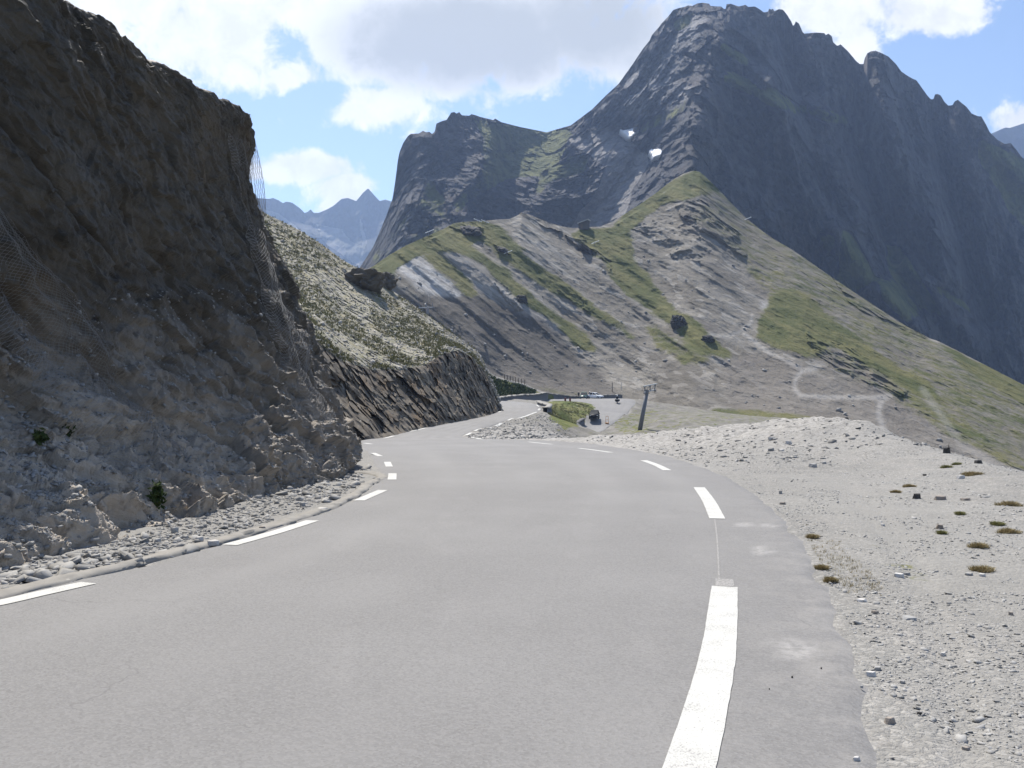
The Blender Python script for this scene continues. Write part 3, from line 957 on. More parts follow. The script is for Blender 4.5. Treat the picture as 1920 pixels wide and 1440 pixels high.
def midrow(f, bulge):
    xs = np.arange(560, 2201, 20.0)
    ys = smooth1(np.interp(xs, sk[:, 0], sk[:, 1]), 2)
    ds = np.interp(xs, sk[:, 0], sk[:, 2])
    yb, db = np.interp(xs, bx[:, 0], bx[:, 1]), np.interp(xs, bx[:, 0], bx[:, 2])
    # keep each column's rows in order near the steep left edge
    return [(x, y * (1 - f) + b * f, d * (1 - f) + e * f + bulge) for x, y, b, d, e in zip(xs, ys, yb, ds, db)]
ROWS = [r0, midrow(.10, 4), midrow(.4, -3), midrow(.7, -4), BASE]
PX, PY, D, q = hill_sheet(560, 2200, 1150, ROWS, 420, 10)
Pn = unproject(PX, PY, D)
def bump_line(line, w, a):
    d = segdist(PX, PY, line)
    return a * np.exp(-(d / w) ** 2)
form = 0
form = form + bump_line([(1345, 60), (1318, 170), (1300, 260), (1290, 330)], 42, -55)          # buttress under the summit
form = form + bump_line([(1180, 245), (1200, 290), (1160, 360), (1110, 430)], 45, 46)          # scree gully
form = form + bump_line([(1440, 160), (1520, 290), (1590, 450), (1680, 600)], 34, -50)
form = form + bump_line([(1470, 60), (1500, 200), (1540, 330), (1640, 520)], 22, 55)
form = form + bump_line([(1618, 125), (1610, 260), (1680, 480)], 20, 60)
form = form + bump_line([(1640, 110), (1690, 300), (1780, 520)], 30, -48)
form = form + bump_line([(1750, 190), (1790, 400), (1860, 600)], 20, 50)
form = form + bump_line([(1580, 430), (1640, 520), (1740, 630)], 20, -44)
form = form + bump_line([(1680, 470), (1760, 560), (1830, 650)], 18, -34)
form = form + bump_line([(1350, 80), (1400, 118), (1440, 150)], 12, -20) + bump_line([(1365, 145), (1420, 175), (1475, 205)], 12, -22) + bump_line([(1500, 190), (1590, 230)], 12, -16) + bump_line([(1850, 270), (1920, 330), (2050, 460)], 22, -26)
form = form + bump_line([(850, 225), (860, 330), (900, 420)], 24, 26)
form = form + bump_line([(800, 260), (790, 380), (830, 440)], 20, -24)
form = form + bump_line([(930, 230), (900, 330), (860, 400)], 22, -20)
form = form + bump_line([(1060, 270), (1040, 330), (990, 430)], 24, -30)
form = form + bump_line([(960, 300), (960, 430)], 30, 30)
gx = np.array([.022, .022, .006])
sharp = fbm(Pn * gx, 6, 31, .55, ridged=True)
mid_ = fbm(Pn * np.array([.05, .05, .02]), 5, 37, .55, ridged=True)
dgn = np.stack([Pn[..., 0] * .8 + Pn[..., 2] * .6, Pn[..., 1], -Pn[..., 0] * .6 + Pn[..., 2] * .8], -1)
crag = fbm(Pn * np.array([.13, .13, .05]), 4, 39, .6, ridged=True)
ledge = fbm(dgn * np.array([.008, .02, .05]), 5, 41, .5, ridged=True)
fct1, fr1 = facets(Pn * np.array([.030, .030, .016]), 301)
fct2, fr2 = facets(dgn * np.array([.07, .085, .11]), 302)
fct3, fr3 = facets(Pn * np.array([.20, .20, .15]), 303)
damp = np.clip(q / .25, .8, 1)[:, None]
# soft meadows between the two peaks
meadow = np.zeros_like(PX)
wn = 16 * fbm(Pn * .02, 4, 51)
wX, wY = PX + wn, PY + 12 * fbm(Pn * .02, 4, 52)
GRASS_M = [([(884, 214), (1000, 240), (1026, 246), (1062, 240), (1080, 250), (1060, 290), (1010, 330), (960, 330), (930, 300), (905, 250)], .78),
           ([(905, 250), (960, 330), (900, 370), (860, 400), (850, 380), (900, 320)], .58), ([(1010, 330), (1070, 290), (1100, 290), (1090, 320), (1030, 340), (1005, 370)], .66),
           ([(800, 320), (840, 370), (840, 420), (790, 380)], .58), ([(700, 470), (790, 380), (840, 430), (760, 480), (700, 510)], .46),
           ([(1255, 40), (1300, 20), (1290, 45), (1262, 60)], .7), ([(1355, 78), (1400, 105), (1410, 130), (1375, 110), (1350, 90)], .66),
           ([(1360, 135), (1400, 150), (1465, 195), (1460, 205), (1400, 175), (1355, 155)], .66), ([(1200, 235), (1280, 190), (1300, 180), (1290, 205), (1220, 250), (1195, 262)], .55),
           ([(1440, 160), (1500, 190), (1600, 215), (1590, 240), (1520, 220), (1440, 200)], .46), ([(1840, 260), (1920, 300), (2100, 440), (2100, 560), (1900, 400), (1840, 300)], .56),
           ([(1575, 430), (1600, 440), (1640, 520), (1600, 560), (1560, 530)], .6), ([(1660, 450), (1690, 470), (1740, 550), (1760, 600), (1700, 560), (1665, 510)], .56), ([(1640, 520), (1680, 520), (1720, 580), (1700, 610), (1650, 560)], .5),
           ([(1740, 530), (1810, 570), (1830, 600), (1760, 560)], .5), ([(1530, 440), (1560, 440), (1560, 480), (1525, 480)], .45)]
grassm = np.full_like(PX, .20)
for poly, v in GRASS_M:
    grassm = np.where(inpoly(wX, wY, poly), v + .02 + .16 * (PX > 1300), grassm)
screem = np.zeros_like(PX)
for poly, v in [([(1070, 262), (1110, 250), (1150, 240), (1170, 242), (1185, 262), (1200, 275), (1222, 285), (1222, 300), (1190, 350), (1170, 400), (1150, 460), (1060, 460), (1090, 400), (1125, 350), (1130, 310), (1105, 295)], .85)]:
    screem = np.where(inpoly(wX, wY, poly), v, screem)
palem = np.zeros_like(PX)
for poly, v in [([(1115, 205), (1240, 85), (1310, 20), (1325, 30), (1300, 90), (1262, 150), (1300, 165), (1290, 195), (1200, 225), (1130, 225)], .8)]:
    palem = np.where(inpoly(wX, wY, poly), v, palem)
soft = 1 - np.clip(np.maximum(grassm * (grassm > .5), screem), 0, 1) * .75
steep_l = np.clip((PX - 700) / 60, .25, 1)
D = D + (form * damp + (-15 * sharp - 7 * mid_ - 3 * crag - 5 * ledge + 17 * fct1 + 8 * fct2 + 3.2 * fct3) * damp * soft) * steep_l
MTN = unproject(PX, PY, D)
mt = grid_mesh('mountain', with_back(MTN, [(25, 18), (80, 70), (220, 260), (420, 600)]), M['mountain'],
               dict(grass=pad_attr(blur(grassm, 9), 4), scree=pad_attr(blur(screem, 5), 4), pale=pad_attr(blur(palem, 8), 4), facet=pad_attr(fr2 * .45 + fr1 * .25 + fr3 * .3, 4)), smooth=False)
structure(mt)
MPX, MPY, MD = PX, PY, D
def on_sheet(SPX, SPY, SD, px, py):
    """depth of a hill sheet seen at a pixel: nearest sample"""
    j = int(np.argmin(np.abs(SPX[0] - px)))
    i = int(np.argmin(np.abs(SPY[:, j] - py)))
    return float(SD[i, j])

# ---- the striped spur in the middle distance
S_SKY = [(600, 590, 225), (640, 548, 230), (680, 508, 238), (700, 499, 242), (730, 478, 250), (760, 461, 258), (800, 443, 270), (830, 430, 278), (850, 419, 284), (868, 416, 288), (900, 415, 292), (930, 412, 296), (955, 411, 298), (972, 403, 300), (978, 398, 300), (990, 402, 302), (1005, 408, 303),
         (1020, 414, 304), (1040, 421, 305), (1055, 425, 306), (1075, 428, 308), (1100, 426, 310), (1125, 425, 312), (1150, 415, 316), (1170, 402, 320), (1200, 383, 326), (1230, 362, 332), (1250, 346, 336), (1265, 335, 338), (1283, 325, 338), (1300, 320, 338), (1312, 322, 336), (1325, 333, 334),
         (1350, 358, 330), (1375, 385, 326), (1400, 410, 322), (1425, 430, 317), (1450, 448, 312), (1485, 468, 305), (1520, 492, 300), (1560, 520, 293), (1600, 547, 287), (1650, 580, 280), (1700, 612, 274), (1728, 626, 270), (1742, 634, 268), (1760, 640, 266), (1800, 660, 262), (1860, 691, 256), (1920, 722, 250), (2000, 770, 244), (2150, 850, 235)]
S_BOT = [(600, 760, 176), (700, 760, 182), (800, 760, 192), (900, 757, 202), (940, 757, 212), (1060, 757, 217), (1170, 757, 215), (1210, 778, 208), (1300, 794, 192), (1500, 812, 186), (1650, 850, 178), (1800, 905, 168), (1920, 950, 160), (2150, 1050, 150)]
def between(f, bulge):
    xs = np.arange(600, 2151, 20.0)
    a, b = np.array(S_SKY, float), np.array(S_BOT, float)
    ya, yb = smooth1(np.interp(xs, a[:, 0], a[:, 1]), 2), np.interp(xs, b[:, 0], b[:, 1])
    da, db = np.interp(xs, a[:, 0], a[:, 2]), np.interp(xs, b[:, 0], b[:, 2])
    return [(x, y0 * (1 - f) + y1 * f, d0 * (1 - f) + d1 * f + bulge) for x, y0, y1, d0, d1 in zip(xs, ya, yb, da, db)]
PX, PY, D, q = hill_sheet(600, 2150, 900, [S_SKY, between(.2, -4), between(.5, -2), between(.8, 3), S_BOT], 380, 8)
Pn = unproject(PX, PY, D)
wX = PX + 15 * fbm(Pn * .09, 6, 61, .62)
wY = PY + 13 * fbm(Pn * .09, 6, 62, .62)
SP_GRASS = [([(640, 560), (690, 510), (760, 455), (840, 410), (890, 412), (935, 425), (905, 445), (880, 455), (900, 470), (950, 505), (1000, 552), (1062, 605), (1100, 630), (1127, 666), (1082, 650), (1050, 622), (1012, 590), (980, 562), (930, 525), (900, 500), (862, 480), (825, 476), (790, 480), (745, 508), (735, 545), (700, 520)], .85),
            ([(786, 481), (825, 480), (855, 502), (885, 527), (900, 552), (897, 560), (865, 553), (840, 530), (812, 505)], .82),
            ([(890, 412), (935, 425), (965, 455), (1000, 490), (1050, 523), (1090, 550), (1150, 598), (1192, 634), (1185, 641), (1150, 617), (1105, 592), (1070, 566), (1030, 545), (990, 522), (950, 490), (905, 455)], .78),
            ([(1075, 435), (1125, 425), (1175, 425), (1190, 477), (1217, 515), (1240, 555), (1262, 577), (1300, 600), (1337, 630), (1378, 668), (1350, 672), (1317, 668), (1287, 645), (1250, 608), (1212, 580), (1175, 555), (1155, 525), (1130, 500), (1100, 467), (1070, 445)], .84),
            ([(1190, 600), (1240, 620), (1310, 660), (1330, 680), (1290, 690), (1230, 650)], .62),
            ([(1150, 415), (1180, 398), (1262, 333), (1300, 318), (1330, 330), (1350, 358), (1300, 372), (1240, 388), (1205, 412), (1185, 428)], .76),
            ([(1350, 358), (1400, 408), (1520, 490), (1742, 634), (1920, 722), (2150, 850), (2150, 980), (1920, 880), (1800, 830), (1700, 770), (1600, 708), (1510, 670), (1420, 640), (1440, 565), (1400, 500), (1330, 440), (1280, 400)], .50),
            ([(1420, 600), (1445, 555), (1500, 545), (1560, 600), (1650, 670), (1740, 720), (1760, 750), (1700, 735), (1640, 690), (1560, 650), (1510, 675), (1420, 640)], .80),
            ([(1760, 640), (1920, 722), (2150, 850), (2150, 900), (1920, 760), (1800, 690)], .72),
            ([(1600, 700), (1680, 730), (1800, 790), (1900, 850), (1880, 850), (1760, 790), (1650, 740)], .60),
            ([(1200, 760), (1400, 768), (1580, 785), (1600, 830), (1200, 820)], .66),
            ([(890, 700), (1000, 720), (1100, 738), (1000, 745), (900, 730)], .42)]
grass = np.full_like(PX, .12)
for poly, v in SP_GRASS:
    grass = np.where(inpoly(wX, wY, poly), v, grass)
dark = np.zeros_like(PX)
for poly, v in [([(740, 565), (790, 555), (870, 558), (905, 560), (960, 572), (1000, 592), (1050, 632), (1090, 668), (1130, 705), (1165, 742), (1160, 760), (900, 765), (600, 765), (700, 600)], .85),
                ([(1200, 640), (1290, 690), (1380, 740), (1440, 790), (1300, 790), (1210, 740), (1230, 690)], .35),
                ([(1305, 600), (1345, 612), (1360, 628), (1320, 625)], .8)]:
    dark = np.where(inpoly(wX, wY, poly), v, dark)
pale = np.zeros_like(PX)
for poly, v in [([(742, 508), (785, 481), (800, 498), (835, 528), (868, 556), (800, 556), (770, 530)], .65), ([(1420, 560), (1452, 572), (1450, 590), (1425, 580)], .5),  # the first patch is a specular glare painted in as whitish ground
                ([(815, 470), (850, 472), (930, 530), (990, 570), (1060, 630), (1040, 628), (960, 570), (900, 548), (850, 500)], .22)]:
    pale = np.where(inpoly(wX, wY, poly), v, pale)
earth = np.zeros_like(PX)
for poly, v in [([(1350, 358), (1400, 408), (1520, 490), (1742, 634), (1920, 722), (2150, 850), (2150, 980), (1920, 880), (1800, 830), (1700, 770), (1600, 708), (1510, 670), (1420, 640), (1440, 565), (1400, 500), (1330, 440), (1280, 400)], .75), ([(1350, 680), (1420, 660), (1510, 690), (1640, 730), (1760, 800), (1920, 900), (1900, 960), (1560, 860), (1380, 780)], .9), ([(900, 690), (1100, 720), (1170, 750), (900, 760)], .6),
                ([(1640, 690), (1750, 750), (1900, 860), (2000, 930), (1800, 850)], .55)]:
    earth = np.where(inpoly(wX, wY, poly), v, earth)
rock = np.full_like(PX, .05)
for poly, v in [([(1185, 425), (1230, 412), (1300, 425), (1330, 470), (1310, 490), (1260, 478), (1225, 450)], .42), ([(1265, 380), (1320, 372), (1345, 400), (1390, 440), (1400, 480), (1370, 470), (1320, 440), (1280, 410)], .52),
                ([(1090, 440), (1140, 490), (1145, 505), (1110, 480), (1075, 455)], .55), ([(1060, 440), (1080, 450), (1110, 480), (1090, 475)], .5),
                ([(975, 400), (1050, 424), (1058, 436), (1030, 428), (990, 412)], .5), ([(850, 415), (905, 425), (912, 450), (880, 440), (842, 425)], .48), ([(925, 455), (955, 470), (960, 480), (935, 472)], .5),
                ([(925, 525), (960, 545), (985, 575), (970, 575), (940, 548)], .40), ([(1045, 540), (1100, 560), (1110, 585), (1070, 565)], .36),
                ([(1510, 620), (1600, 660), (1700, 735), (1690, 750), (1600, 700), (1530, 660)], .42), ([(1560, 520), (1740, 634), (1720, 640), (1600, 570)], .30)]:
    rock = np.where(inpoly(wX, wY, poly), v, rock)
path = np.zeros_like(PX)
for line, w in [([(1530, 690), (1505, 695), (1492, 710), (1490, 728), (1500, 742), (1560, 745), (1640, 746), (1668, 742)], 4.5), ([(1668, 742), (1652, 752), (1648, 775), (1656, 800), (1664, 820)], 6),
                ([(1330, 628), (1360, 632), (1390, 622), (1408, 605), (1410, 590)], 3), ([(1395, 625), (1440, 660), (1500, 690)], 3.5), ([(1730, 730), (1800, 830), (1900, 890)], 7)]:
    path = np.maximum(path, np.clip(1.4 - segdist(PX + .2 * (wX - PX), PY + .2 * (wY - PY), line) / w, 0, 1) * (.28 if w == 7 else .55))
# beds: ribs running down to the right with steps between
cr_ = (PX - 700) * .62 - (PY - 400) * .78
rib = noise3(np.stack([cr_ / 34, 0 * cr_, PY / 400], -1), 71)
rib2 = noise3(np.stack([cr_ / 13, 0 * cr_ + 4, PY / 300], -1), 72)
bedp = np.stack([(Pn[..., 0] * .72 - Pn[..., 2] * .70) * .35, Pn[..., 1] * .35, Pn[..., 0] * .70 + Pn[..., 2] * .72], -1)
rough_n = fbm(bedp * .30, 5, 73, ridged=True)
small_n = fbm(bedp * .9, 4, 75)
fs1, fsr = facets(bedp * .22, 311)
damp = np.clip(q / .15, .7, 1)[:, None]
bumpy = (2.6 * rib + 1.2 * rib2) * np.clip((1500 - PX) / 300, .25, 1)
D = D + damp * (bumpy - (.8 + 2.6 * rock * 2) * rough_n - .35 * small_n - .5 * blur(grass > .5, 5) + (.1 + 1.6 * rock) * fs1)
SPUR = unproject(PX, PY, D)
sp = grid_mesh('spur_hillside', with_back(SPUR, [(10, 5), (40, 28), (120, 110)]), M['spur'],
               {k: pad_attr(blur(v, b_), 3) for k, v, b_ in (('grass', grass, 8), ('dark', dark, 6), ('pale', pale, 4), ('earth', earth, 7), ('rock', rock, 3), ('path', path, 1))})
structure(sp)
SPX, SPY, SD, q_sp = PX, PY, D, q

# ---- valley floor reaching out to the horizon under everything
def disc(name, r, z, mat):
    n = 64
    rows = []
    for rad in (0.5, 200, 700, 1400, r):
        rows.append([(rad * math.cos(2 * math.pi * k / n), rad * math.sin(2 * math.pi * k / n), z) for k in range(n + 1)])
    return structure(grid_mesh(name, np.array(rows), mat))
disc('valley_floor', 2900, -75, M['valley'])

# ---- second hillside with its rock cut
H_SKY = [(380, 330, 92), (440, 366, 96), (505, 404, 99), (530, 416, 100), (560, 431, 101), (600, 456, 102), (640, 486, 103), (665, 500, 103), (700, 515, 104), (735, 545, 104), (760, 561, 104), (800, 590, 104), (850, 626, 103), (880, 648, 101), (898, 662, 98), (908, 678, 97), (915, 695, 96.5), (926, 722, 96), (934, 744, 95.8), (939, 762, 95.5), (942, 775, 95)]
H_BRK = [(380, 640, 50), (500, 640, 50), (590, 640, 52), (640, 678, 54), (700, 694, 60), (760, 694, 66), (800, 684, 71), (830, 664, 77), (860, 658, 84), (885, 670, 89), (900, 690, 91), (915, 715, 92.5), (928, 745, 93), (938, 765, 93.5), (942, 776, 94)]
H_BOT = [(380, 905, 30), (600, 862, 39), (650, 842, 43), (690, 829, 47), (720, 820.5, 51.5), (780, 807, 58.5), (830, 797, 65.5), (872, 789, 73.5), (912, 781, 82.5), (934, 773.5, 91.5), (942, 777, 93.5)]
def mixrow(a, b, f, bulge):
    xs = np.arange(380, 943, 8.0)
    a, b = np.array(a, float), np.array(b, float)
    A_ = [np.interp(xs, a[:, 0], a[:, k]) for k in (1, 2)]
    B_ = [np.interp(xs, b[:, 0], b[:, k]) for k in (1, 2)]
    return [(x, y0 * (1 - f) + y1 * f, d0 * (1 - f) + d1 * f + bulge) for x, y0, d0, y1, d1 in zip(xs, A_[0], A_[1], B_[0], B_[1])]
PX, PY, D, q = hill_sheet(380, 942, 560, [H_SKY, mixrow(H_SKY, H_BRK, .5, 0), H_BRK, mixrow(H_BRK, H_BOT, .35, .2), H_BOT], 460, 3)
Pn = unproject(PX, PY, D)
cutm = np.clip((q - 1.93) / .1, 0, 1)[:, None] * np.ones_like(PX)
edge_n = fbm(Pn * .5, 4, 81)
cutm = np.clip(cutm + .35 * edge_n * (np.abs(q - 2)[:, None] < .35), 0, 1)
cutm = np.maximum(cutm, np.clip((PX - 895) / 14, 0, 1) * np.clip((q - 1.2) / .4, 0, 1)[:, None])
dipc = np.stack([Pn[..., 0] * .85 - Pn[..., 2] * .5, Pn[..., 1], Pn[..., 0] * .5 + Pn[..., 2] * .85], -1)
rk = fbm(dipc * np.array([.35, .4, .7]), 6, 83, .55, ridged=True)
rk2 = fbm(Pn * np.array([.35, .35, .25]), 5, 85)
st = fbm(Pn * 1.3, 4, 87, ridged=True)
hf1, _r = facets(dipc * np.array([.40, .45, .60]), 321)
hf2, _r = facets(dipc * np.array([1.1, 1.3, 1.9]), 322)
damp = np.clip(q / .1, .6, 1)[:, None] * np.clip((4.0 - q) / .12, .1, 1)[:, None]
steepd = 1.0
D = D + damp * (cutm * (-.25 * rk - 1.2 * rk2 + .75 * hf1 + .5 * hf2) + (1 - cutm) * (-.55 * st - .8 * fbm(Pn * .15, 3, 88)))
HILL = unproject(PX, PY, D)
hl = grid_mesh('hillside', with_back(HILL, [(6, 3.5), (20, 14), (45, 34)]), M['hill'], dict(cut=pad_attr(cutm, 3)), smooth=False)
structure(hl)
HPX, HPY, HD = PX, PY, D

# ---- near cliff
C_ROWS = [
    # base
    [pz(-10.2, -9), pz(-9.0, -3), pz(-7.4, 2), U(0, 1085, 8.26), U(150, 1048, 9.4), U(300, 1003, 11.2), U(420, 963, 13.5), U(540, 924, 16.8), U(640, 903, 19.4), U(667, 874, 23.6), (-5.5, 27.5, -1.6), (-8.8, 33, -1.9), (-15, 38, -2)],
    [(-10.5, -9, 1.2), (-9.4, -3, 1.0), (-7.9, 2, .8), U(-5, 980, 9.15), U(140, 940, 10.4), U(290, 905, 12.3), U(412, 880, 14.7), U(528, 860, 17.4), U(630, 845, 20.3), U(660, 845, 23.8), (-5.8, 27.7, -.6), (-9.1, 33, -.7), (-15.3, 38, -.8)],
    [(-11.2, -9, 2.6), (-10.1, -3, 2.4), (-8.5, 2, 2.2), U(-15, 830, 10.5), U(122, 805, 11.9), U(264, 788, 13.8), U(388, 770, 16.2), U(500, 758, 18.4), U(594, 762, 21.2), U(629, 775, 24), (-6.5, 28, 1.0), (-9.8, 33, .8), (-16, 38, .6)],
    [(-12.2, -9, 4.9), (-11.1, -3, 4.8), (-9.5, 2, 4.7), U(-10, 560, 11.5), U(112, 535, 13.0), U(242, 520, 15), U(362, 515, 17.3), U(462, 512, 19.8), U(520, 525, 22.6), U(548, 545, 24.2), (-7.3, 28.2, 3.3), (-10.6, 33, 3), (-17, 38, 2.6)],
    [(-12.9, -9, 6.6), (-11.8, -3, 6.5), (-10.3, 2, 6.5), U(-5, 280, 11.9), U(116, 275, 13.5), U(242, 290, 15.6), U(352, 318, 18.2), U(430, 345, 21), U(464, 375, 23.1), U(479, 385, 24.3), (-8.2, 28.3, 5.5), (-11.5, 33, 5), (-18, 38, 4.6)],
    [(-13.2, -9, 7.5), (-12.2, -3, 7.5), (-10.8, 2, 7.5), U(-3, 100, 12.4), U(124, 130, 14), U(244, 165, 16.3), U(352, 215, 19), U(424, 255, 21.2), U(456, 290, 23.2), U(466, 325, 24.4), (-8.8, 28.4, 6.8), (-12.1, 33, 6.2), (-18.6, 38, 5.6)],
    [(-13.6, -9, 8.0), (-12.6, -3, 8.1), (-11.3, 2, 8.1), U(0, -40, 12.9), U(134, 36, 14.6), U(250, 100, 17), U(360, 172, 19.6), U(430, 213, 21.7), U(468, 238, 23.6), U(476, 262, 24.5), (-9.0, 28.4, 7.3), (-12.4, 33, 6.8), (-19, 38, 6.2)],
    [(-14.4, -9, 8.4), (-13.4, -3, 8.5), (-12, 2, 8.5), U(0, -92, 13.6), U(140, -3, 15.4), U(254, 72, 17.8), U(362, 150, 20.4), U(426, 186, 22.4), U(462, 216, 24), U(474, 241, 24.8), (-9.5, 28.6, 7.6), (-13, 33, 7.1), (-19.6, 38, 6.5)],
    [(-18, -9, 9.0), (-17, -3, 9.2), (-15.5, 2, 9.2), (-12.2, 15.5, 8.4), (-12.4, 17.4, 8.2), (-12.6, 19.5, 8.2), (-12.8, 22, 8.3), (-12.9, 24.5, 8.3), (-13, 26.5, 8.1), (-12.6, 27.8, 7.9), (-12.2, 29.8, 7.7), (-15, 33, 7.1), (-22, 38, 6.5)],
    [(-32, -9, 7), (-31, -3, 7), (-29, 5, 7), (-27, 15, 6.5), (-27, 18, 6.5), (-27, 21, 6.5), (-27, 24, 6.5), (-27, 27, 6.5), (-27, 29, 6.5), (-27, 30, 6), (-27, 31, 6), (-28, 35, 6), (-32, 40, 5)]]
CR = np.array(C_ROWS)
for k_, f_ in ((4, .965), (5, .942), (6, .930), (7, .922)):     # the upper face stands steeper than the foot
    CR[k_, 2:11] = np.array([0, 0, CAM_H]) + (CR[k_, 2:11] - np.array([0, 0, CAM_H])) * np.interp(np.arange(2, 11), [2, 7, 10], [f_, f_, 1.0])[:, None]                       # rows, columns, 3
NCC, NCR = 900, 620
colk = np.array([0, 1, 2, 3, 4, 5, 6, 7, 8, 9, 10, 11, 12.])
# spend most columns where they are seen
qc = np.interp(np.linspace(0, 1, NCC), [0, .10, .88, 1], [0, 2.6, 9.6, 12])
tmp = np.stack([hermite_rows(CR.transpose(1, 0, 2)[:, :, k], qc) for k in range(3)], -1)      # NCC, rows, 3
qr = np.interp(np.linspace(0, 1, NCR), [0, .90, 1], [0, 7.3, 9])
CS = np.stack([hermite_rows(tmp.transpose(1, 0, 2)[:, :, k], qr) for k in range(3)], -1)      # NCR, NCC, 3
CN = grid_normals(CS)
if CN[NCR // 2, NCC // 2, 0] < 0:
    CN = -CN
CBASE = CS.copy()
# beds dip down to the right as seen from the road
bedv = np.stack([CS[..., 1] * .82 + CS[..., 0] * .2, CS[..., 2] * .80 + CS[..., 1] * .42, CS[..., 0]], -1)
lay = fbm(bedv * np.array([.28, 1.35, .5]), 6, 91, .58, ridged=True)
blk = fbm(CS * np.array([.45, .45, .32]), 4, 93)
crag = fbm(bedv * np.array([1.2, 3.4, 1.6]), 5, 95, .6, ridged=True)
fineq = fbm(CS * 6.5, 3, 97, .6, ridged=True)
toe = np.clip((2.8 - qr) / 1.6, 0, 1)[:, None]
topf = np.clip((7.6 - qr) / .8, .25, 1)[:, None]
basef = np.clip(qr / .35, .15, 1)[:, None]
cacross = CS[..., 2] * .86 + CS[..., 1] * .46 - CS[..., 0] * .12
def saw(v):
    f = v - np.floor(v)
    return np.where(f < .72, f / .72, (1 - f) / .28)
warp1 = .9 * fbm(CS * .5, 4, 103)
warp2 = .5 * fbm(CS * 1.4, 4, 104)
brk = np.clip(.5 + 1.4 * fbm(CS * np.array([.5, .5, .8]), 4, 105), 0, 1)
low = np.clip((4.4 - qr) / 1.8, .25, 1)[:, None]
ledg = (.24 * (saw(cacross / 1.15 + warp1 * .6) - .5) + .10 * (saw(cacross / .37 + warp2 * 1.2) - .5)) * brk * low
crk = np.abs(((cacross / 1.9 + .28 * fbm(CS * .35, 3, 107)) % 1.0) - .5)
ledg = ledg - .22 * np.exp(-(crk / .035) ** 2) * np.clip(.35 + 1.6 * fbm(CS * .3, 3, 108), 0, 1)
bedf = np.stack([CS[..., 1] * .88 - CS[..., 2] * .46, cacross, CS[..., 0]], -1)
bedf = bedf + .35 * np.stack([fbm(CS * .9, 3, 111), fbm(CS * .9, 3, 112), fbm(CS * .9, 3, 113)], -1)
cf1, cr1 = facets(bedf * np.array([.42, .85, .5]), 331)
cf2, cr2 = facets(bedf * np.array([1.1, 2.6, 1.5]), 332)
cf3, cr3 = facets(bedf * np.array([3.6, 7.5, 5.0]), 333)
upf = np.clip((qr - 2.2) / 1.6, 0, 1)[:, None]
disp = (ledg + (.22 - .16 * upf) * cf1 + (.125 - .05 * upf) * cf2 + (.060 - .015 * upf) * cf3 + .15 * lay + (.30 - .15 * upf) * blk + .06 * crag + .018 * fineq + .16 * toe * fbm(CS * 1.6, 4, 99, ridged=True)) * topf * basef
CP = CS + CN * (disp - .16)[..., None]
creek = np.zeros(CP.shape[:2])
cpx, cpy = project(CP)
sn = fbm(CS * .8, 4, 101)
scree_lit_foot = np.clip((cpy - 600 - (1 - np.clip(cpx / 640, 0, 1)) * -60) / 260 + .55 * sn, 0, 1) * np.clip(1.25 - cpx / 900, .35, 1)  # pale broken rock, with sunlight on the cliff foot painted into its colour
scree_lit_foot = np.where(CP[..., 1] > 26, 0, scree_lit_foot)
scree_lit_foot = np.maximum(scree_lit_foot, np.clip((qr - 6.9) / .3, 0, 1)[:, None] * .8)
cl = grid_mesh('cliff', CP, M['cliff'], dict(scree=scree_lit_foot, facet=cr1 * .35 + cr2 * .65), smooth=False)
structure(cl)
# ------------------------------------------------------------------ small builders
def bm_obj(name, bm, mat, parent=None, smooth=False, loc=None):
    me = bpy.data.meshes.new(name)
    bm.to_mesh(me)
    bm.free()
    o = link(name, me, mat, parent, smooth)
    if loc is not None:
        o.location = loc
    return o

def add_box(bm, c, s, rot=None, bev=0.0):
    r = bmesh.ops.create_cube(bm, size=1)
    vs = r['verts']
    mt_ = Matrix.Translation(c) @ (rot.to_matrix().to_4x4() if rot else Matrix.Identity(4)) @ Matrix.Diagonal((*s, 1))
    bmesh.ops.transform(bm, matrix=mt_, verts=vs)
    if bev:
        es = list({e for v in vs for e in v.link_edges})
        bmesh.ops.bevel(bm, geom=es, offset=bev, segments=2, affect='EDGES', profile=.6)

def add_cyl(bm, a, b, r0, r1=None, n=10, caps=True):
    a, b = Vector(a), Vector(b)
    d = b - a
    q = d.to_track_quat('Z', 'Y').to_matrix().to_4x4()
    bmesh.ops.create_cone(bm, cap_ends=caps, segments=n, radius1=r0, radius2=r0 if r1 is None else r1, depth=d.length,
                          matrix=Matrix.Translation((a + b) / 2) @ q)

def loft_rings(bm, rings):
    vs = [[bm.verts.new(p) for p in r] for r in rings]
    n = len(vs[0])
    for a, b in zip(vs[:-1], vs[1:]):
        for k in range(n):
            bm.faces.new((a[k], a[(k + 1) % n], b[(k + 1) % n], b[k]))
    bm.faces.new(vs[0][::-1])
    bm.faces.new(vs[-1])
    bmesh.ops.recalc_face_normals(bm, faces=bm.faces[:])

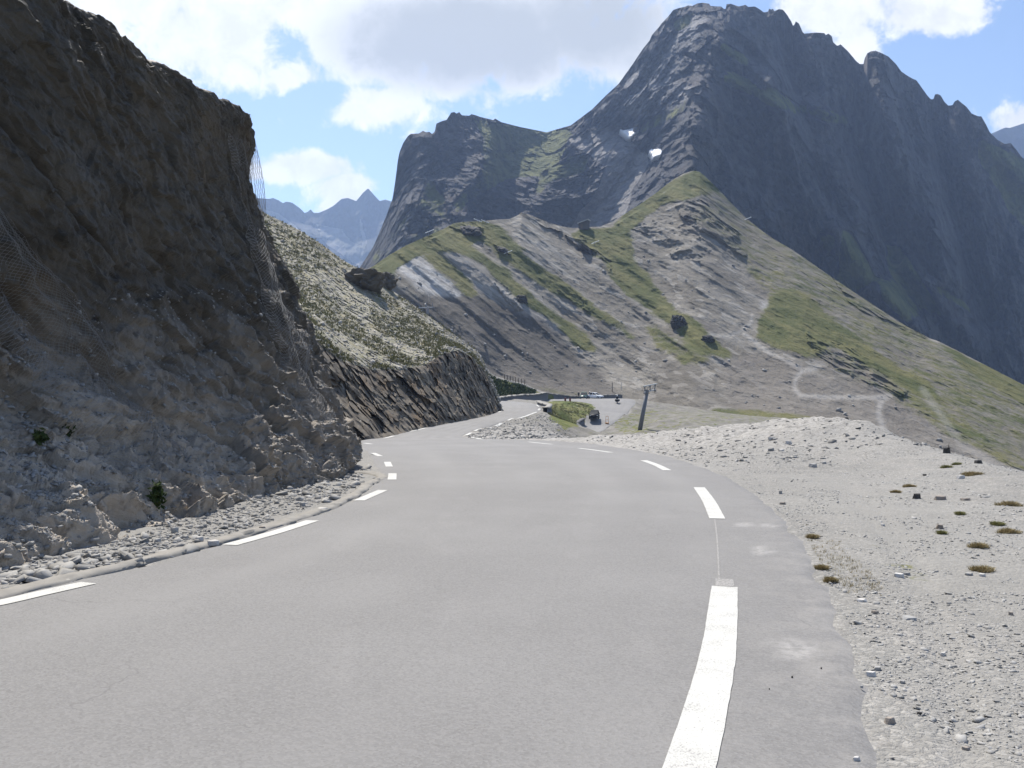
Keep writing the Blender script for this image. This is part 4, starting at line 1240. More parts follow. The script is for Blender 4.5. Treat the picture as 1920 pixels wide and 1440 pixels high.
# ---- scattered stone chips: one mesh of small jittered slabs
def chips(name, pts, size, flat, mat, seed, label, cat='gravel', tilt=.35):
    rs = np.random.RandomState(seed)
    pts = np.asarray(pts, float)
    n = len(pts)
    cube = np.array([[-1, -1, -1], [1, -1, -1], [1, 1, -1], [-1, 1, -1], [-1, -1, 1], [1, -1, 1], [1, 1, 1], [-1, 1, 1]], float) * .5
    V = cube[None] * (1 + .0 * pts[:, :1, None]) + rs.uniform(-.17, .17, (n, 8, 3))
    V[:, 4:, :2] *= rs.uniform(.55, .95, (n, 1, 1))
    s = np.asarray(size, float).reshape(-1, 1) * np.stack([rs.uniform(.7, 1.4, n), rs.uniform(.55, 1.0, n), flat * rs.uniform(.6, 1.4, n)], 1)
    V *= s[:, None, :]
    yaw, ax, ay = rs.uniform(0, 6.28, n), rs.normal(0, tilt, n), rs.normal(0, tilt, n)
    def rot(V, a, i, j):
        c, sn_ = np.cos(a)[:, None], np.sin(a)[:, None]
        x, y = V[..., i].copy(), V[..., j].copy()
        V[..., i], V[..., j] = x * c - y * sn_, x * sn_ + y * c
    rot(V, ax, 1, 2)
    rot(V, ay, 0, 2)
    rot(V, yaw, 0, 1)
    V = V + pts[:, None, :] + np.array([0, 0, 1.0]) * (s[:, 2] * .25)[:, None, None]
    q = np.array([[0, 3, 2, 1], [4, 5, 6, 7], [0, 1, 5, 4], [1, 2, 6, 5], [2, 3, 7, 6], [3, 0, 4, 7]])
    Fq = (q[None] + 8 * np.arange(n)[:, None, None]).reshape(-1, 4)
    o = link(name, raw_mesh(name, V.reshape(-1, 3), Fq, 4), mat)
    return stuff(o, label, cat)

rs = np.random.RandomState(5)
def sample_ground(n, poly_px, d0, d1, rs, power=1.0, clear=.12):
    """random ground points seen inside a pixel polygon, distance between d0 and d1"""
    out = []
    xs = [p[0] for p in poly_px]
    while len(out) < n:
        D = d0 * (d1 / d0) ** rs.uniform(0, 1, 6000) if power else rs.uniform(d0, d1, 6000)
        px = rs.uniform(min(xs), max(xs), 6000)
        X = (px - 960) / F * D
        z = H(X, D)
        qx, qy = project(np.stack([X, D, z], -1))
        ok = inpoly(qx, qy, poly_px) & ~inpoly(X, D, road_poly[::3])
        for x, y in zip(X[ok], D[ok]):
            out.append((x, y, Zg(x, y)))
            if len(out) >= n:
                break
    return np.array(out)

SHOULDER = [(1650, 1700), (1640, 1440), (1600, 1250), (1562, 1115), (1503, 1005), (1443, 942), (1384, 898), (1300, 866), (1200, 843), (1100, 830), (1090, 812), (1250, 802), (1550, 780), (1700, 800), (1950, 880), (2100, 1000), (2100, 1700)]
def clump(p, sc, lo, seed):
    n = fbm(p * np.array([sc, sc, 0]) + 3.7, 3, seed)
    return p[n > lo]
p = clump(sample_ground(15000, SHOULDER, 3.6, 28, rs), 1.3, .02, 11)
chips('gravel', p, np.random.RandomState(1).gamma(.85, .0085, len(p)) + .004 + .0009 * p[:, 1], .24, M['stone'], 2, 'pale schist gravel strewn over the roadside shoulder')
p = clump(sample_ground(5500, SHOULDER, 24, 48, rs, 0), .3, -.2, 12)
chips('rubble', p, np.random.RandomState(3).gamma(1.0, .036, len(p)) + .02, .28, M['rubble'], 4, 'pale stone rubble along the crest of the shoulder', 'rubble')
ISLAND = [(874, 821), (900, 806), (955, 788), (1005, 778), (1022, 772), (1045, 790), (1085, 815), (1100, 830), (1000, 826), (900, 824)]
p = sample_ground(3600, ISLAND, 47, 95, rs, 0)
chips('rubble', p, np.random.RandomState(5).gamma(1.2, .04, len(p)) + .04, .32, M['rubble'], 6, 'grey broken rubble heaped between the two arms of the road', 'rubble')
# foot of the left cliff
LEFTF = [(-200, 1250), (-200, 1130), (0, 1070), (150, 1035), (300, 990), (420, 948), (540, 905), (640, 880), (700, 875), (712, 902), (640, 935), (430, 1024), (166, 1098), (0, 1138)]
p = sample_ground(5200, LEFTF, 6.5, 24, rs)
p = p[segdist(p[:, 0], p[:, 1], [tuple(v[:2]) for v in RL[::4]]) > .38]
p = clump(p, 1.1, -.25, 14)
chips('gravel', p, np.random.RandomState(7).gamma(1.2, .020, len(p)) + .012, .32, M['rubble'], 8, 'pale broken stone chips along the foot of the cliff')
p = sample_ground(700, LEFTF, 6.5, 24, rs)
p = clump(p, .4, .08, 15)
p[:, 2] = [Zg(a, b) for a, b in p[:, :2]]
chips('gravel', p, np.random.RandomState(9).gamma(1.4, .035, len(p)) + .03, .32, M['rubble'], 10, 'larger fallen stones lying along the kerb', 'gravel')

# broken rock lying on the ledges of the cliff foot
selc = (qr < 2.9)[:, None] & (CP[..., 1] < 25) & (CP[..., 1] > 5) & (np.gradient(CP[..., 2], axis=0) > 0)
nz_ = np.abs(grid_normals(CP)[..., 2])
selc = selc & (nz_ > .52)
idx = np.argwhere(selc)
rs3 = np.random.RandomState(31)
pick = idx[rs3.randint(0, len(idx), 9000)]
p = CP[pick[:, 0], pick[:, 1]]
chips('rubble', p, np.minimum(np.random.RandomState(32).gamma(1.1, .020, len(p)) + .010, .075), .35, M['rubble'], 33, 'pale splinters of rock lying on the ledges of the cliff foot', 'rubble', .5)

# stones and turf on the second hillside
def sheet_samples(SP, sel, n, rs):
    idx = np.argwhere(sel)
    a = idx[rs.randint(0, len(idx), n)]
    return SP[a[:, 0], a[:, 1]] + rs.uniform(-.12, .12, (n, 3)) * np.array([1, 1, 0])
selh = (cutm < .4) & (HPX > 480) & (q[:, None] < 2.15)
p = sheet_samples(HILL, selh, 5000, rs)
chips('scree', p, np.random.RandomState(11).gamma(1.3, .055, len(p)) + .06, .35, M['rubble'], 12, 'loose pale stones strewn over the grassy hillside', 'scree', .5)
def tufts(name, pts, h, blades, mat, seed, label=None, cat='grass', spread=.5, width=.09, upright=.6):
    rs_ = np.random.RandomState(seed)
    pts = np.repeat(np.asarray(pts, float), blades, 0)
    hh = np.repeat(np.broadcast_to(np.asarray(h, float), (len(pts) // blades,)), blades) * rs_.uniform(.55, 1.2, len(pts))
    n = len(pts)
    a = rs_.uniform(0, 6.28, n)
    lean = rs_.uniform(0, 1, n) * (1 - upright) * 1.6
    base = pts + np.stack([np.cos(a), np.sin(a), 0 * a], 1) * (hh * spread * rs_.uniform(0, 1, n))[:, None]
    d = np.stack([np.cos(a) * lean, np.sin(a) * lean, np.ones(n)], 1)
    d /= np.linalg.norm(d, axis=1, keepdims=True)
    b2 = rs_.uniform(0, 6.28, n)
    w = np.stack([np.cos(b2), np.sin(b2), 0 * b2], 1) * (hh * width)[:, None]
    mid = base + d * (hh * .55)[:, None]
    tip = base + d * hh[:, None] + np.stack([np.cos(a), np.sin(a), -.4 + 0 * a], 1) * (hh * .22)[:, None]
    V = np.stack([base - w, base + w, mid + w * .8, mid - w * .8, tip], 1).reshape(-1, 3)
    k = 5 * np.arange(n)
    T = np.stack([np.stack([k, k + 1, k + 2], 1), np.stack([k, k + 2, k + 3], 1), np.stack([k + 3, k + 2, k + 4], 1)], 1).reshape(-1, 3)
    o = link(name, raw_mesh(name, V, T, 3), mat)
    return stuff(o, label, cat) if label else o
p = sheet_samples(HILL, selh, 9000, rs)
p = clump(p, .16, -.05, 16)[:4200]
tufts('turf', p, .24, 7, M['turf'], 13, 'short olive turf tufts among the stones of the hillside', 'grass', .9, .12)
p = sample_ground(900, [(1480, 985), (1500, 1000), (1545, 1060), (1600, 1130), (1660, 1130), (1640, 1060), (1560, 985)], 6.5, 13, rs)
p = p[segdist(p[:, 0], p[:, 1], [tuple(v[:2]) for v in RR[::4]]) < .45]
p = clump(p, 1.6, 0.02, 17)
p = p[:230]
tufts('roadside_grass', p, .032, 7, M['dry_grass'], 14, 'thin dry grass fringing the asphalt edge', 'grass', .8, .05, .4)
BANK = [(1024, 770), (1040, 757), (1085, 757), (1110, 763), (1112, 772), (1095, 790), (1080, 800), (1062, 806), (1040, 790)]
p = sample_ground(1500, BANK, 95, 185, rs, 0)
tufts('bank_grass', p, .22, 8, M['turf'], 15, 'rough grass covering the bank between the two roads', 'grass', .9, .10)

# ------------------------------------------------------------------ single stones
def stone_mesh(seed, w, d, h, bev=.06):
    r_ = random.Random(seed)
    bm = bmesh.new()
    n = 16
    for k in range(n):
        a = 2 * math.pi * (k + r_.uniform(-.35, .35)) / n * 2
        lvl = -.5 if k % 2 else .5
        rad = r_.uniform(.72, 1.0) * (1 if lvl < 0 else r_.uniform(.6, .95))
        bm.verts.new((math.cos(a) * w * .5 * rad, math.sin(a) * d * .5 * rad, lvl * h * r_.uniform(.75, 1.05)))
    res = bmesh.ops.convex_hull(bm, input=bm.verts[:])
    junk = [v for v in bm.verts if not v.link_faces]
    bmesh.ops.delete(bm, geom=junk, context='VERTS')
    bmesh.ops.bevel(bm, geom=bm.edges[:], offset=min(w, d, h) * bev, segments=1, affect='EDGES')
    return bm

def crag_mesh(seed, w, d, h, sub=4, rough=.28, beds=True):
    bm = bmesh.new()
    bmesh.ops.create_icosphere(bm, subdivisions=sub, radius=.5)
    co = np.array([v.co[:] for v in bm.verts])
    u = co / np.linalg.norm(co, axis=1, keepdims=True)
    cub = co / np.max(np.abs(u), axis=1, keepdims=True) * .5 / .5
    co = co * .8 + cub * .2
    n = fbm(co * 2.0 + seed, 4, seed) * rough + fbm(co * np.array([3, 3, 9]) + seed, 4, seed + 1, ridged=True) * rough * .35
    f_, _ = facets(co * 3.2 + seed, seed)
    f2_, _ = facets(co * np.array([7., 7, 10]) + seed, seed + 3)
    n = n * .6 + .30 * f_ + .13 * f2_
    co = co * (1 + n)[:, None] * np.array([w, d, h])
    for v, c in zip(bm.verts, co):
        v.co = c
    return bm

def at_ground(px, py):
    """point of the near ground seen at a pixel"""
    D = np.linspace(2.5, 80, 4000)
    X = (px - 960) / F * D
    z = H(X, D)
    _, y = project(np.stack([X, D, z], -1))
    k = int(np.argmax(y <= py))
    return X[k], D[k]

def stone(px, py, wpx, hpx, label, mat='stone', seed=0, rz=0.0, tilt=(0, 0), dr=.7, on=None, cat='stone', group='single stones on the roadside', sink=.30):
    x, y = at_ground(px, py) if on is None else on
    w, h = wpx * y / F, hpx * y / F
    bm = stone_mesh(seed + int(px) * 7 + int(py), w, w * dr, max(h * .85, .012))
    o = bm_obj('stone', bm, M[mat])
    zz = Zg(x, y)
    if inpoly(np.array([x]), np.array([y]), road_poly[::3])[0]:
        zz = float(road_z(x, y)) 
    o.location = (x, y, zz + h * (.42 - sink * .4))
    o.rotation_euler = (tilt[0], tilt[1], rz)
    return tag(o, label, cat, group)

STONES = [
    (1526, 877, 21, 9, 'grey flat stone with dark end, farther of the pair near the bend', 'stone', .1),
    (1547, 873, 11, 5, 'small pale slab right beside the grey flat stone near the bend', 'stone', .4),
    (1804, 899, 21, 9, 'thick pale block in front of a rusty grass cushion', 'slab', -.1),
    (1722, 934, 22, 14, 'dark rounded stone alone in the middle of the shoulder', 'dark_stone', .3),
    (1767, 935, 32, 10, 'brown slab propped at an angle right of the dark rounded stone', 'brown_stone', .15),
    (1813, 937, 24, 6, 'flat pinkish slab right of the propped brown slab', 'brown_stone', -.1),
    (1852, 931, 24, 4, 'long thin slab lying behind the big brown grass cushion', 'stone', -.05),
    (1689, 1081, 25, 10, 'broad pale stone with a darker stone touching its back', 'slab', .2),
    (1704, 1075, 22, 6, 'thin darker stone touching the back of a broad pale stone', 'stone', -.2),
    (1822, 1079, 19, 7, 'pale slab left of another in front of the reddish grass cushion', 'stone', .1),
    (1846, 1081, 16, 7, 'pale slab right of another in front of the reddish grass cushion', 'slab', -.3),
    (1658, 985, 13, 5, 'small pale stone beside the tyre track in the gravel', 'slab', .2),
    (1470, 946, 17, 6, 'dark flat stone almost touching the asphalt edge', 'brown_stone', .2),
    (1465, 926, 8, 9, 'small upright grey stone just behind the dark flat stone at the asphalt', 'stone', 0),
    (1736, 894, 10, 4, 'tiny dark stone high on the shoulder', 'dark_stone', 0),
    (1766, 991, 20, 11, 'dark pointed stone in front of a small grass tuft', 'brown_stone', .3),
    (1777, 853, 20, 16, 'black boulder sitting on the crest of the shoulder', 'dark_stone', .2),
    (1836, 871, 18, 9, 'low black boulder right of the black boulder on the crest', 'dark_stone', -.2),
    (1480, 832, 18, 8, 'pale tilted slab near the crest of the shoulder', 'slab', .25),
    (1448, 825, 16, 7, 'grey slab behind the pale tilted slab near the crest', 'stone', 0),
    (1447, 844, 16, 8, 'grey stone left of a thin pale one below the crest', 'stone', .3),
    (1467, 845, 14, 5, 'thin pale stone right of a grey one below the crest', 'slab', .2),
    (1710, 1161, 38, 7, 'long narrow grey stone like a stick across the gravel', 'stone', -.25),
    (1638, 1268, 27, 11, 'pale stone in front of another at the asphalt side', 'slab', .1),
    (1651, 1257, 20, 9, 'pale stone behind another at the asphalt side', 'stone', .4),
    (1699, 1281, 15, 8, 'small grey stone right of the two pale stones', 'stone', .2),
    (1675, 1358, 30, 15, 'brown earthy lump at the nearest asphalt edge', 'brown_stone', .2),
    (1775, 1226, 15, 9, 'small white stone on bare gravel at the right', 'slab', .5),
    (1620, 1128, 24, 7, 'flat white stone closest to the asphalt edge grass', 'slab', .15),
    (1645, 1151, 17, 8, 'dark stone between the flat white stone and the narrow stone', 'brown_stone', 0),
    (1902, 1155, 12, 8, 'small dark stone far right on the gravel', 'brown_stone', 0),
    (1613, 1437, 20, 10, 'pale slab at the very front on the asphalt edge', 'slab', .1),
    (1622, 1297, 8, 6, 'tiny grey stone on the asphalt side of the two pale stones', 'stone', 0),
    (1732, 1341, 12, 8, 'small dark stone in the brown soil at the front', 'dark_stone', 0),
    (1820, 1399, 20, 8, 'flat dark stone on a dark soil ridge at the front', 'brown_stone', -.2)]
for k, (px, py, w, h, lab, mt_, rz) in enumerate(STONES):
    stone(px, py, w, h, lab, mt_, k, rz, tilt=(.06 * math.sin(k * 2.1), .08 * math.cos(k * 1.7)))
for k, (px, py, w, lab) in enumerate([(1490, 1278, 5, 'black pebble on the asphalt, nearest the white line'), (1545, 1262, 4, 'black pebble on the asphalt, nearest the gravel'), (1447, 1301, 3, 'tiniest black pebble on the asphalt')]):
    stone(px, py, w, w * .8, lab, 'dark_stone', 60 + k, cat='pebble', group='pebbles on the asphalt', sink=.1)
LEFT_ST = [(398, 1026, 27, 11, 'white slab overhanging the kerb at the foot of the cliff', 'slab'), (371, 1015, 22, 10, 'pale slab just behind the white slab on the kerb', 'slab'), (325, 1000, 20, 12, 'pale block fallen against the cliff foot', 'stone'),
           (345, 1012, 15, 8, 'grey stone between two pale slabs by the kerb', 'stone'), (489, 996, 16, 11, 'dark grey stone beside the painted line end', 'brown_stone'), (602, 958, 26, 7, 'broken concrete slab lying on the kerb', 'slab'),
           (292, 1018, 16, 9, 'small grey block lower on the gravel at the cliff foot', 'stone'), (566, 951, 14, 9, 'small pale stone behind the broken slab', 'stone')]
for k, (px, py, w, h, lab, mt_) in enumerate(LEFT_ST):
    stone(px, py, w, h, lab, mt_, 80 + k, rz=.25, group='fallen stones below the cliff', dr=.8, sink=0)

# ------------------------------------------------------------------ grass cushions on the shoulder
def cushion(px, py, wpx, label, mat='dry_grass', n=420, hf=.2, seed=0, group='dry grass cushions on the shoulder'):
    x, y = at_ground(px, py)
    r_ = wpx * y / F / 2
    rs_ = np.random.RandomState(seed + int(px))
    a, d = rs_.uniform(0, 6.28, n), np.sqrt(rs_.uniform(0, 1, n))
    lob = .7 + .3 * np.sin(a * 3 + px)
    P_ = np.stack([np.cos(a) * d * r_ * lob, np.sin(a) * d * r_ * .8 * lob, 0 * a], 1)
    P_[:, 2] = [Zg(x + u, y + v) - Zg(x, y) - .005 for u, v in P_[:, :2]]
    o = tufts('grass_cushion', P_, (.05 + hf * r_ * (1.1 - d)), 3, M[mat], seed, None, spread=.5, width=.06, upright=.35)
    o.location = (x, y, Zg(x, y))
    return tag(o, label, 'grass', group)
for k, (px, py, w, lab, mt_) in enumerate([
        (1896, 947, 56, 'largest brown grass cushion, in front of a long thin slab', 'dry_grass'), (1824, 891, 46, 'rusty grass cushion behind a thick pale block', 'dry_grass'),
        (1776, 877, 24, 'olive cushion just below the black boulder', 'green_grass'), (1797, 873, 18, 'small olive cushion right of another below the black boulder', 'green_grass'),
        (1895, 998, 46, 'olive brown cushion with a greener one behind it', 'dry_grass'), (1874, 985, 26, 'small green cushion behind an olive brown one', 'green_grass'),
        (1840, 1026, 38, 'flat brown cushion between olive and reddish cushions', 'dry_grass'), (1848, 1070, 46, 'reddish grass cushion behind two pale slabs', 'dry_grass'),
        (1706, 914, 26, 'thin straw coloured cushion left of a dark rounded stone', 'dry_grass'), (1683, 923, 20, 'faint cushion closest to the dark rounded stone on its left', 'dry_grass'),
        (1804, 968, 16, 'round green tuft behind a dark pointed stone', 'green_grass'), (1770, 1000, 12, 'tiny tuft beside the dark pointed stone', 'green_grass'),
        (1527, 1009, 22, 'brown cushion touching the asphalt edge', 'dry_grass'), (1545, 1068, 18, 'pale grass tuft halfway down the asphalt edge', 'dry_grass'), (1562, 1092, 22, 'nearest grass tuft on the asphalt edge', 'dry_grass')]):
    cushion(px, py, w, lab, mt_, seed=k)

# ------------------------------------------------------------------ plants on the cliff
sub = (slice(0, int(NCR * .86), 3), slice(60, NCC - 90, 3))
kx, ky = project(CP)
KX, KY, KP, KN = kx[sub].ravel(), ky[sub].ravel(), CP[sub].reshape(-1, 3), CN[sub].reshape(-1, 3)
def on_cliff(px, py):
    k = int(np.argmin((KX - px) ** 2 + (KY - py) ** 2))
    return KP[k], KN[k]
def bush(px, py, w, h, label, seed):
    P0, n0 = on_cliff(px, py)
    s = P0[1] / F
    rs_ = np.random.RandomState(seed)
    t = thing('cliff_plant', label, 'plant', tuple(P0), group='green plants rooted in the cliff')
    n = 260
    c = rs_.normal(0, .33, (n, 3)) * np.array([w * s, w * s * .7, h * s]) * .75 + n0 * w * s * .25
    d = rs_.normal(0, 1, (n, 3))
    d /= np.linalg.norm(d, axis=1, keepdims=True)
    e = np.cross(d, rs_.normal(0, 1, (n, 3)))
    e /= np.linalg.norm(e, axis=1, keepdims=True)
    L = rs_.uniform(.03, .06, n)[:, None]
    V = np.stack([c - d * L, c + e * L * .4, c + d * L, c - e * L * .4], 1).reshape(-1, 3)
    link('foliage', raw_mesh('foliage', V, np.arange(4 * n).reshape(-1, 4), 4), M['bush'], t)
    bm = bmesh.new()
    for k in range(5):
        a = rs_.normal(0, .3, 3) * np.array([w * s, w * s * .5, h * s])
        add_cyl(bm, tuple(-n0 * .06), tuple(a * .8 + n0 * w * s * .3), .008, .003, 5)
    bm_obj('stem', bm, M['wood'], t)
bush(68, 823, 22, 24, 'round green plant on the cliff, left of its twin', 1)
bush(118, 815, 18, 26, 'round green plant on the cliff, right of its twin', 2)
bush(288, 928, 24, 46, 'tall dark green plant low on the cliff above fallen slabs', 3)

# ------------------------------------------------------------------ rockfall netting
KSX, KSY = project(CS)
KSXs, KSYs, KSP, KSN = KSX[sub].ravel(), KSY[sub].ravel(), CP[sub].reshape(-1, 3), CN[sub].reshape(-1, 3)
def drape(LE, RE, nu, nv, off, seed):
    L = catmull(LE, nv)
    Rr = catmull(RE, nv)
    u = np.linspace(0, 1, nu)
    u = u ** .42
    g_ = L[:, None] * (1 - u)[None, :, None] + Rr[:, None] * u[None, :, None]
    flat_ = g_.reshape(-1, 2)
    idx = np.array([np.argmin((KSXs - a) ** 2 + (KSYs - b) ** 2) for a, b in flat_])
    P_ = KSP[idx].reshape(nv, nu, 3)
    N_ = KSN[idx].reshape(nv, nu, 3)
    for _ in range(6):      # the mesh hangs taut: smooth along its length, never behind the rock
        Q = P_.copy()
        Q[1:-1] = (P_[:-2] + P_[2:]) / 2
        lift = np.maximum(((Q - P_) * N_).sum(-1), 0)
        P_ = P_ + N_ * (lift * .8)[..., None]
    for ax_ in (0, 1):
        for _ in range(3):
            Q = P_.copy()
            if ax_ == 0:
                Q[1:-1] = P_[1:-1] * .5 + (P_[:-2] + P_[2:]) * .25
            else:
                Q[:, 1:-1] = P_[:, 1:-1] * .5 + (P_[:, :-2] + P_[:, 2:]) * .25
            P_ = Q
    fold = .06 * np.sin(np.linspace(0, 1, nu) * 17 + seed)[None, :]
    return P_ + N_ * (off + fold)[..., None]
def wires(P_, r_, every=1):
    """chain-link: two families of zig-zag diagonals through the grid points"""
    nv, nu = P_.shape[:2]
    A, B = [], []
    for i in range(0, nv - 1):
        for j in range(0, nu - 1):
            if (i + j) % 2 == 0:
                A.append(P_[i, j]); B.append(P_[i + 1, j + 1])
            else:
                A.append(P_[i, j + 1]); B.append(P_[i + 1, j])
    for i in range(nv - 1):                     # selvedge wires
        for j in (0, nu - 1):
            A.append(P_[i, j]); B.append(P_[i + 1, j])
    return tubes(np.array(A), np.array(B), r_)
def tubes(A, B, r_):
    d = B - A
    d /= np.linalg.norm(d, axis=1, keepdims=True) + 1e-9
    e = np.cross(d, np.array([.3, .5, .81]))
    e /= np.linalg.norm(e, axis=1, keepdims=True) + 1e-9
    f = np.cross(d, e)
    V = []
    for base in (A, B):
        for k in range(3):
            a = 2 * math.pi * k / 3
            V.append(base + (e * math.cos(a) + f * math.sin(a)) * r_)
    V = np.stack(V, 1)
    n = len(A)
    q_ = np.array([[0, 1, 4, 3], [1, 2, 5, 4], [2, 0, 3, 5]])
    return V.reshape(-1, 3), (q_[None] + 6 * np.arange(n)[:, None, None]).reshape(-1, 4)
NA = drape([(-90, 400), (-70, 500), (-10, 610), (60, 700), (125, 780), (190, 850), (240, 890)], [(-20, 310), (70, 465), (135, 560), (205, 662), (275, 752), (330, 815), (360, 848)], 40, 150, .05, 1)
V, Fq = wires(NA, .0024)
o = link('rockfall_net', raw_mesh('rockfall_net', V, Fq, 4), M['net'])
tag(o, 'grey wire rockfall net hanging over the lower left of the cliff', 'netting', 'rockfall nets on the cliff')
NB = drape([(425, 250), (440, 330), (458, 420), (478, 520), (500, 610), (535, 690), (572, 765)], [(472, 268), (486, 387), (514, 490), (548, 600), (582, 695), (625, 790)], 34, 170, .07, 2)
V, Fq = wires(NB, .0034)
hang = []
for k in range(9):                               # the part that hangs free below the overhanging nose
    t = k / 8
    a = np.array(U(476.5 - 5 * t, 258 + 3 * t, 24.5 + .9 * t))
    b = np.array(U(499 - 12 * t, 405 + 8 * t, 24.7 + .7 * t))
    bow = np.linspace(0, 1, 16)[:, None]
    hang.append(a * (1 - bow) + b * bow + np.array([.10, .1, 0]) * (np.sin(bow * math.pi) * (.6 - t)))
hang = np.stack(hang, 1)
V2, F2 = wires(hang, .006)
o = link('rockfall_net', raw_mesh('rockfall_net', np.concatenate([V, V2]), np.concatenate([Fq, F2 + len(V)]), 4), M['net'])
tag(o, 'grey wire rockfall net falling from the overhang to the cliff corner', 'netting', 'rockfall nets on the cliff')

# ------------------------------------------------------------------ outcrops and boulders farther off
def crag(px, py, D, wpx, hpx, label, seed, mat='outcrop', name='rock_outcrop', rough=.55, dep=1.0, rot=0.0, group=None):
    w, h = wpx * D / F, hpx * D / F
    o = bm_obj(name, crag_mesh(seed, w, w * dep, h, 4, rough), M[mat])
    o.location = U(px, py, D)
    o.rotation_euler = (0, rot, seed * .7)
    return tag(o, label, 'rock', group)
def hd(px, py):
    return on_sheet(HPX, HPY, HD, px, py)
def sdp(px, py):
    return on_sheet(SPX, SPY, SD, px, py)
crag(682, 531, hd(682, 535) - .1, 78, 38, 'big brown outcrop jutting from the grassy hillside', 3, rot=.28, dep=.8)
crag(724, 529, hd(724, 540) + .8, 32, 32, 'smaller brown outcrop on the skyline right of the big one', 4, rot=.3)
crag(1272, 604, sdp(1272, 606), 26, 26, 'dark angular boulder standing on the green stripe of the spur', 5, 'dark_stone', 'boulder', .35)
crag(1328, 636, sdp(1328, 640), 22, 12, 'dark flat boulder low on the green stripe near the dirt track', 6, 'dark_stone', 'boulder', .35)
crag(880, 433, sdp(880, 436), 38, 12, 'long dark outcrop on the grassy ridge top', 7, 'dark_stone', rot=.42)
crag(943, 468, sdp(943, 470), 22, 7, 'short dark outcrop on the grass stripe below the ridge', 8, 'dark_stone', rot=.5)
crag(1100, 470, sdp(1100, 472), 34, 7, 'thin dark rock rib along the edge of the scree', 9, 'dark_stone', rot=.7)
crag(978, 562, sdp(978, 564), 20, 16, 'dark rock at the lower end of a grey scree band', 10, 'dark_stone')

selp = (SPX > 700) & (SPX < 1960) & (grass < .5) & (q_sp[:, None] > .15)
p = sheet_samples(SPUR, selp, 600, rs)
p = clump(p, .05, -.2, 18)
chips('scree', p, np.random.RandomState(21).gamma(1.0, .28, len(p)) + .12, .5, M['rubble'], 22, 'stones scattered over the scree bands of the spur', 'scree', .4)

# ------------------------------------------------------------------ snow patches on the mountain
def snow(pts, label, n=26):
    xs, ys = [p_[0] for p_ in pts], [p_[1] for p_ in pts]
    gx_, gy_ = np.meshgrid(np.linspace(min(xs), max(xs), n), np.linspace(min(ys), max(ys), n))
    dd = np.array([[on_sheet(MPX, MPY, MD, a, b) for a, b in zip(r1, r2)] for r1, r2 in zip(gx_, gy_)])
    for _ in range(4):
        dd[1:-1, 1:-1] = np.minimum(dd, (dd + np.roll(dd, 1, 0) + np.roll(dd, -1, 0) + np.roll(dd, 1, 1) + np.roll(dd, -1, 1)) / 5)[1:-1, 1:-1]
    Pf, Pb = unproject(gx_, gy_, dd.mean() * .5 + dd * .5 - 17 + 16 * (max(ys) - gy_) / (max(ys) - min(ys))), unproject(gx_, gy_, dd + 4)
    V, Fc = [], []
    ins_ = inpoly(gx_, gy_, pts)
    bm = bmesh.new()
    vf = [[bm.verts.new(Pf[i, j]) for j in range(n)] for i in range(n)]
    fs = []
    for i in range(n - 1):
        for j in range(n - 1):
            if ins_[i:i + 2, j:j + 2].mean() > .5:
                fs.append(bm.faces.new((vf[i][j], vf[i][j + 1], vf[i + 1][j + 1], vf[i + 1][j])))
    bmesh.ops.delete(bm, geom=[v for v in bm.verts if not v.link_faces], context='VERTS')
    ex = bmesh.ops.extrude_face_region(bm, geom=fs)
    bmesh.ops.translate(bm, vec=(0, 9, -2), verts=[v for v in ex['geom'] if isinstance(v, bmesh.types.BMVert)])
    o = bm_obj('snow_patch', bm, M['snow'], smooth=True)
    tag(o, label, 'snow', 'old snow patches on the mountain')
snow([(1161, 242), (1170, 244), (1185, 241), (1201, 241), (1198, 247), (1188, 252), (1186, 256), (1177, 255), (1168, 248)], 'white snow patch shaped like a wedge, the higher one')
snow([(1217, 282), (1222, 279), (1230, 280), (1241, 276), (1242, 284), (1239, 290), (1230, 292), (1224, 295), (1222, 288)], 'small blunt snow patch, the lower one at the cliff foot')

# ------------------------------------------------------------------ walls and banks of the lower road
def wall(name, label, pts, heights, thick, below, mats, cat='wall', copw=.12, coph=.14):
    pts = np.array(pts, float)
    n = max(40, int(np.linalg.norm(np.diff(pts[:, :2], axis=0), axis=1).sum() / .6))
    C = catmull([tuple(p_) + (h_,) for p_, h_ in zip(pts, heights)], n)
    t = thing(name, label, cat, tuple(C[0, :3]))
    C[:, :3] -= C[0, :3].copy()
    T = np.gradient(C[:, :2], axis=0)
    T /= np.linalg.norm(T, axis=1, keepdims=True) + 1e-9
    N = np.stack([T[:, 1], -T[:, 0]], -1)
    jit = .05 * np.random.RandomState(3).randn(n)
    def prof(P_):
        return np.stack([np.concatenate([C[:, :2] + N * a, (C[:, 2] + (C[:, 3] + jit if top else 0) + b)[:, None]], 1) for a, top, b in P_], 0)
    h_ = thick / 2
    grid_mesh('wall_face', prof([(-h_ - .05, 0, -below), (-h_, 1, 0), (h_, 1, 0), (h_ + .05, 0, -below)]), M[mats[0]], parent=t, smooth=False)
    grid_mesh('coping', prof([(-h_ - copw, 1, .003), (-h_ - copw, 1, coph), (h_ + copw, 1, coph), (h_ + copw, 1, .003), (-h_ - copw, 1, .003)]), M[mats[1]], parent=t, smooth=False)
    return t
def hpx(D, n):
    return n * D / F
WP = [(905, 760.5, 124), (935, 756, 134), (958, 754, 143), (981, 752, 155), (1000, 751, 166), (1020, 750.2, 181), (1047, 749.3, 202), (1085, 748.3, 208), (1130, 747.2, 212), (1166, 746.4, 214)]
WT = [750, 746, 743, 740.8, 740.6, 737, 740.5, 744, 741.5, 740.5]
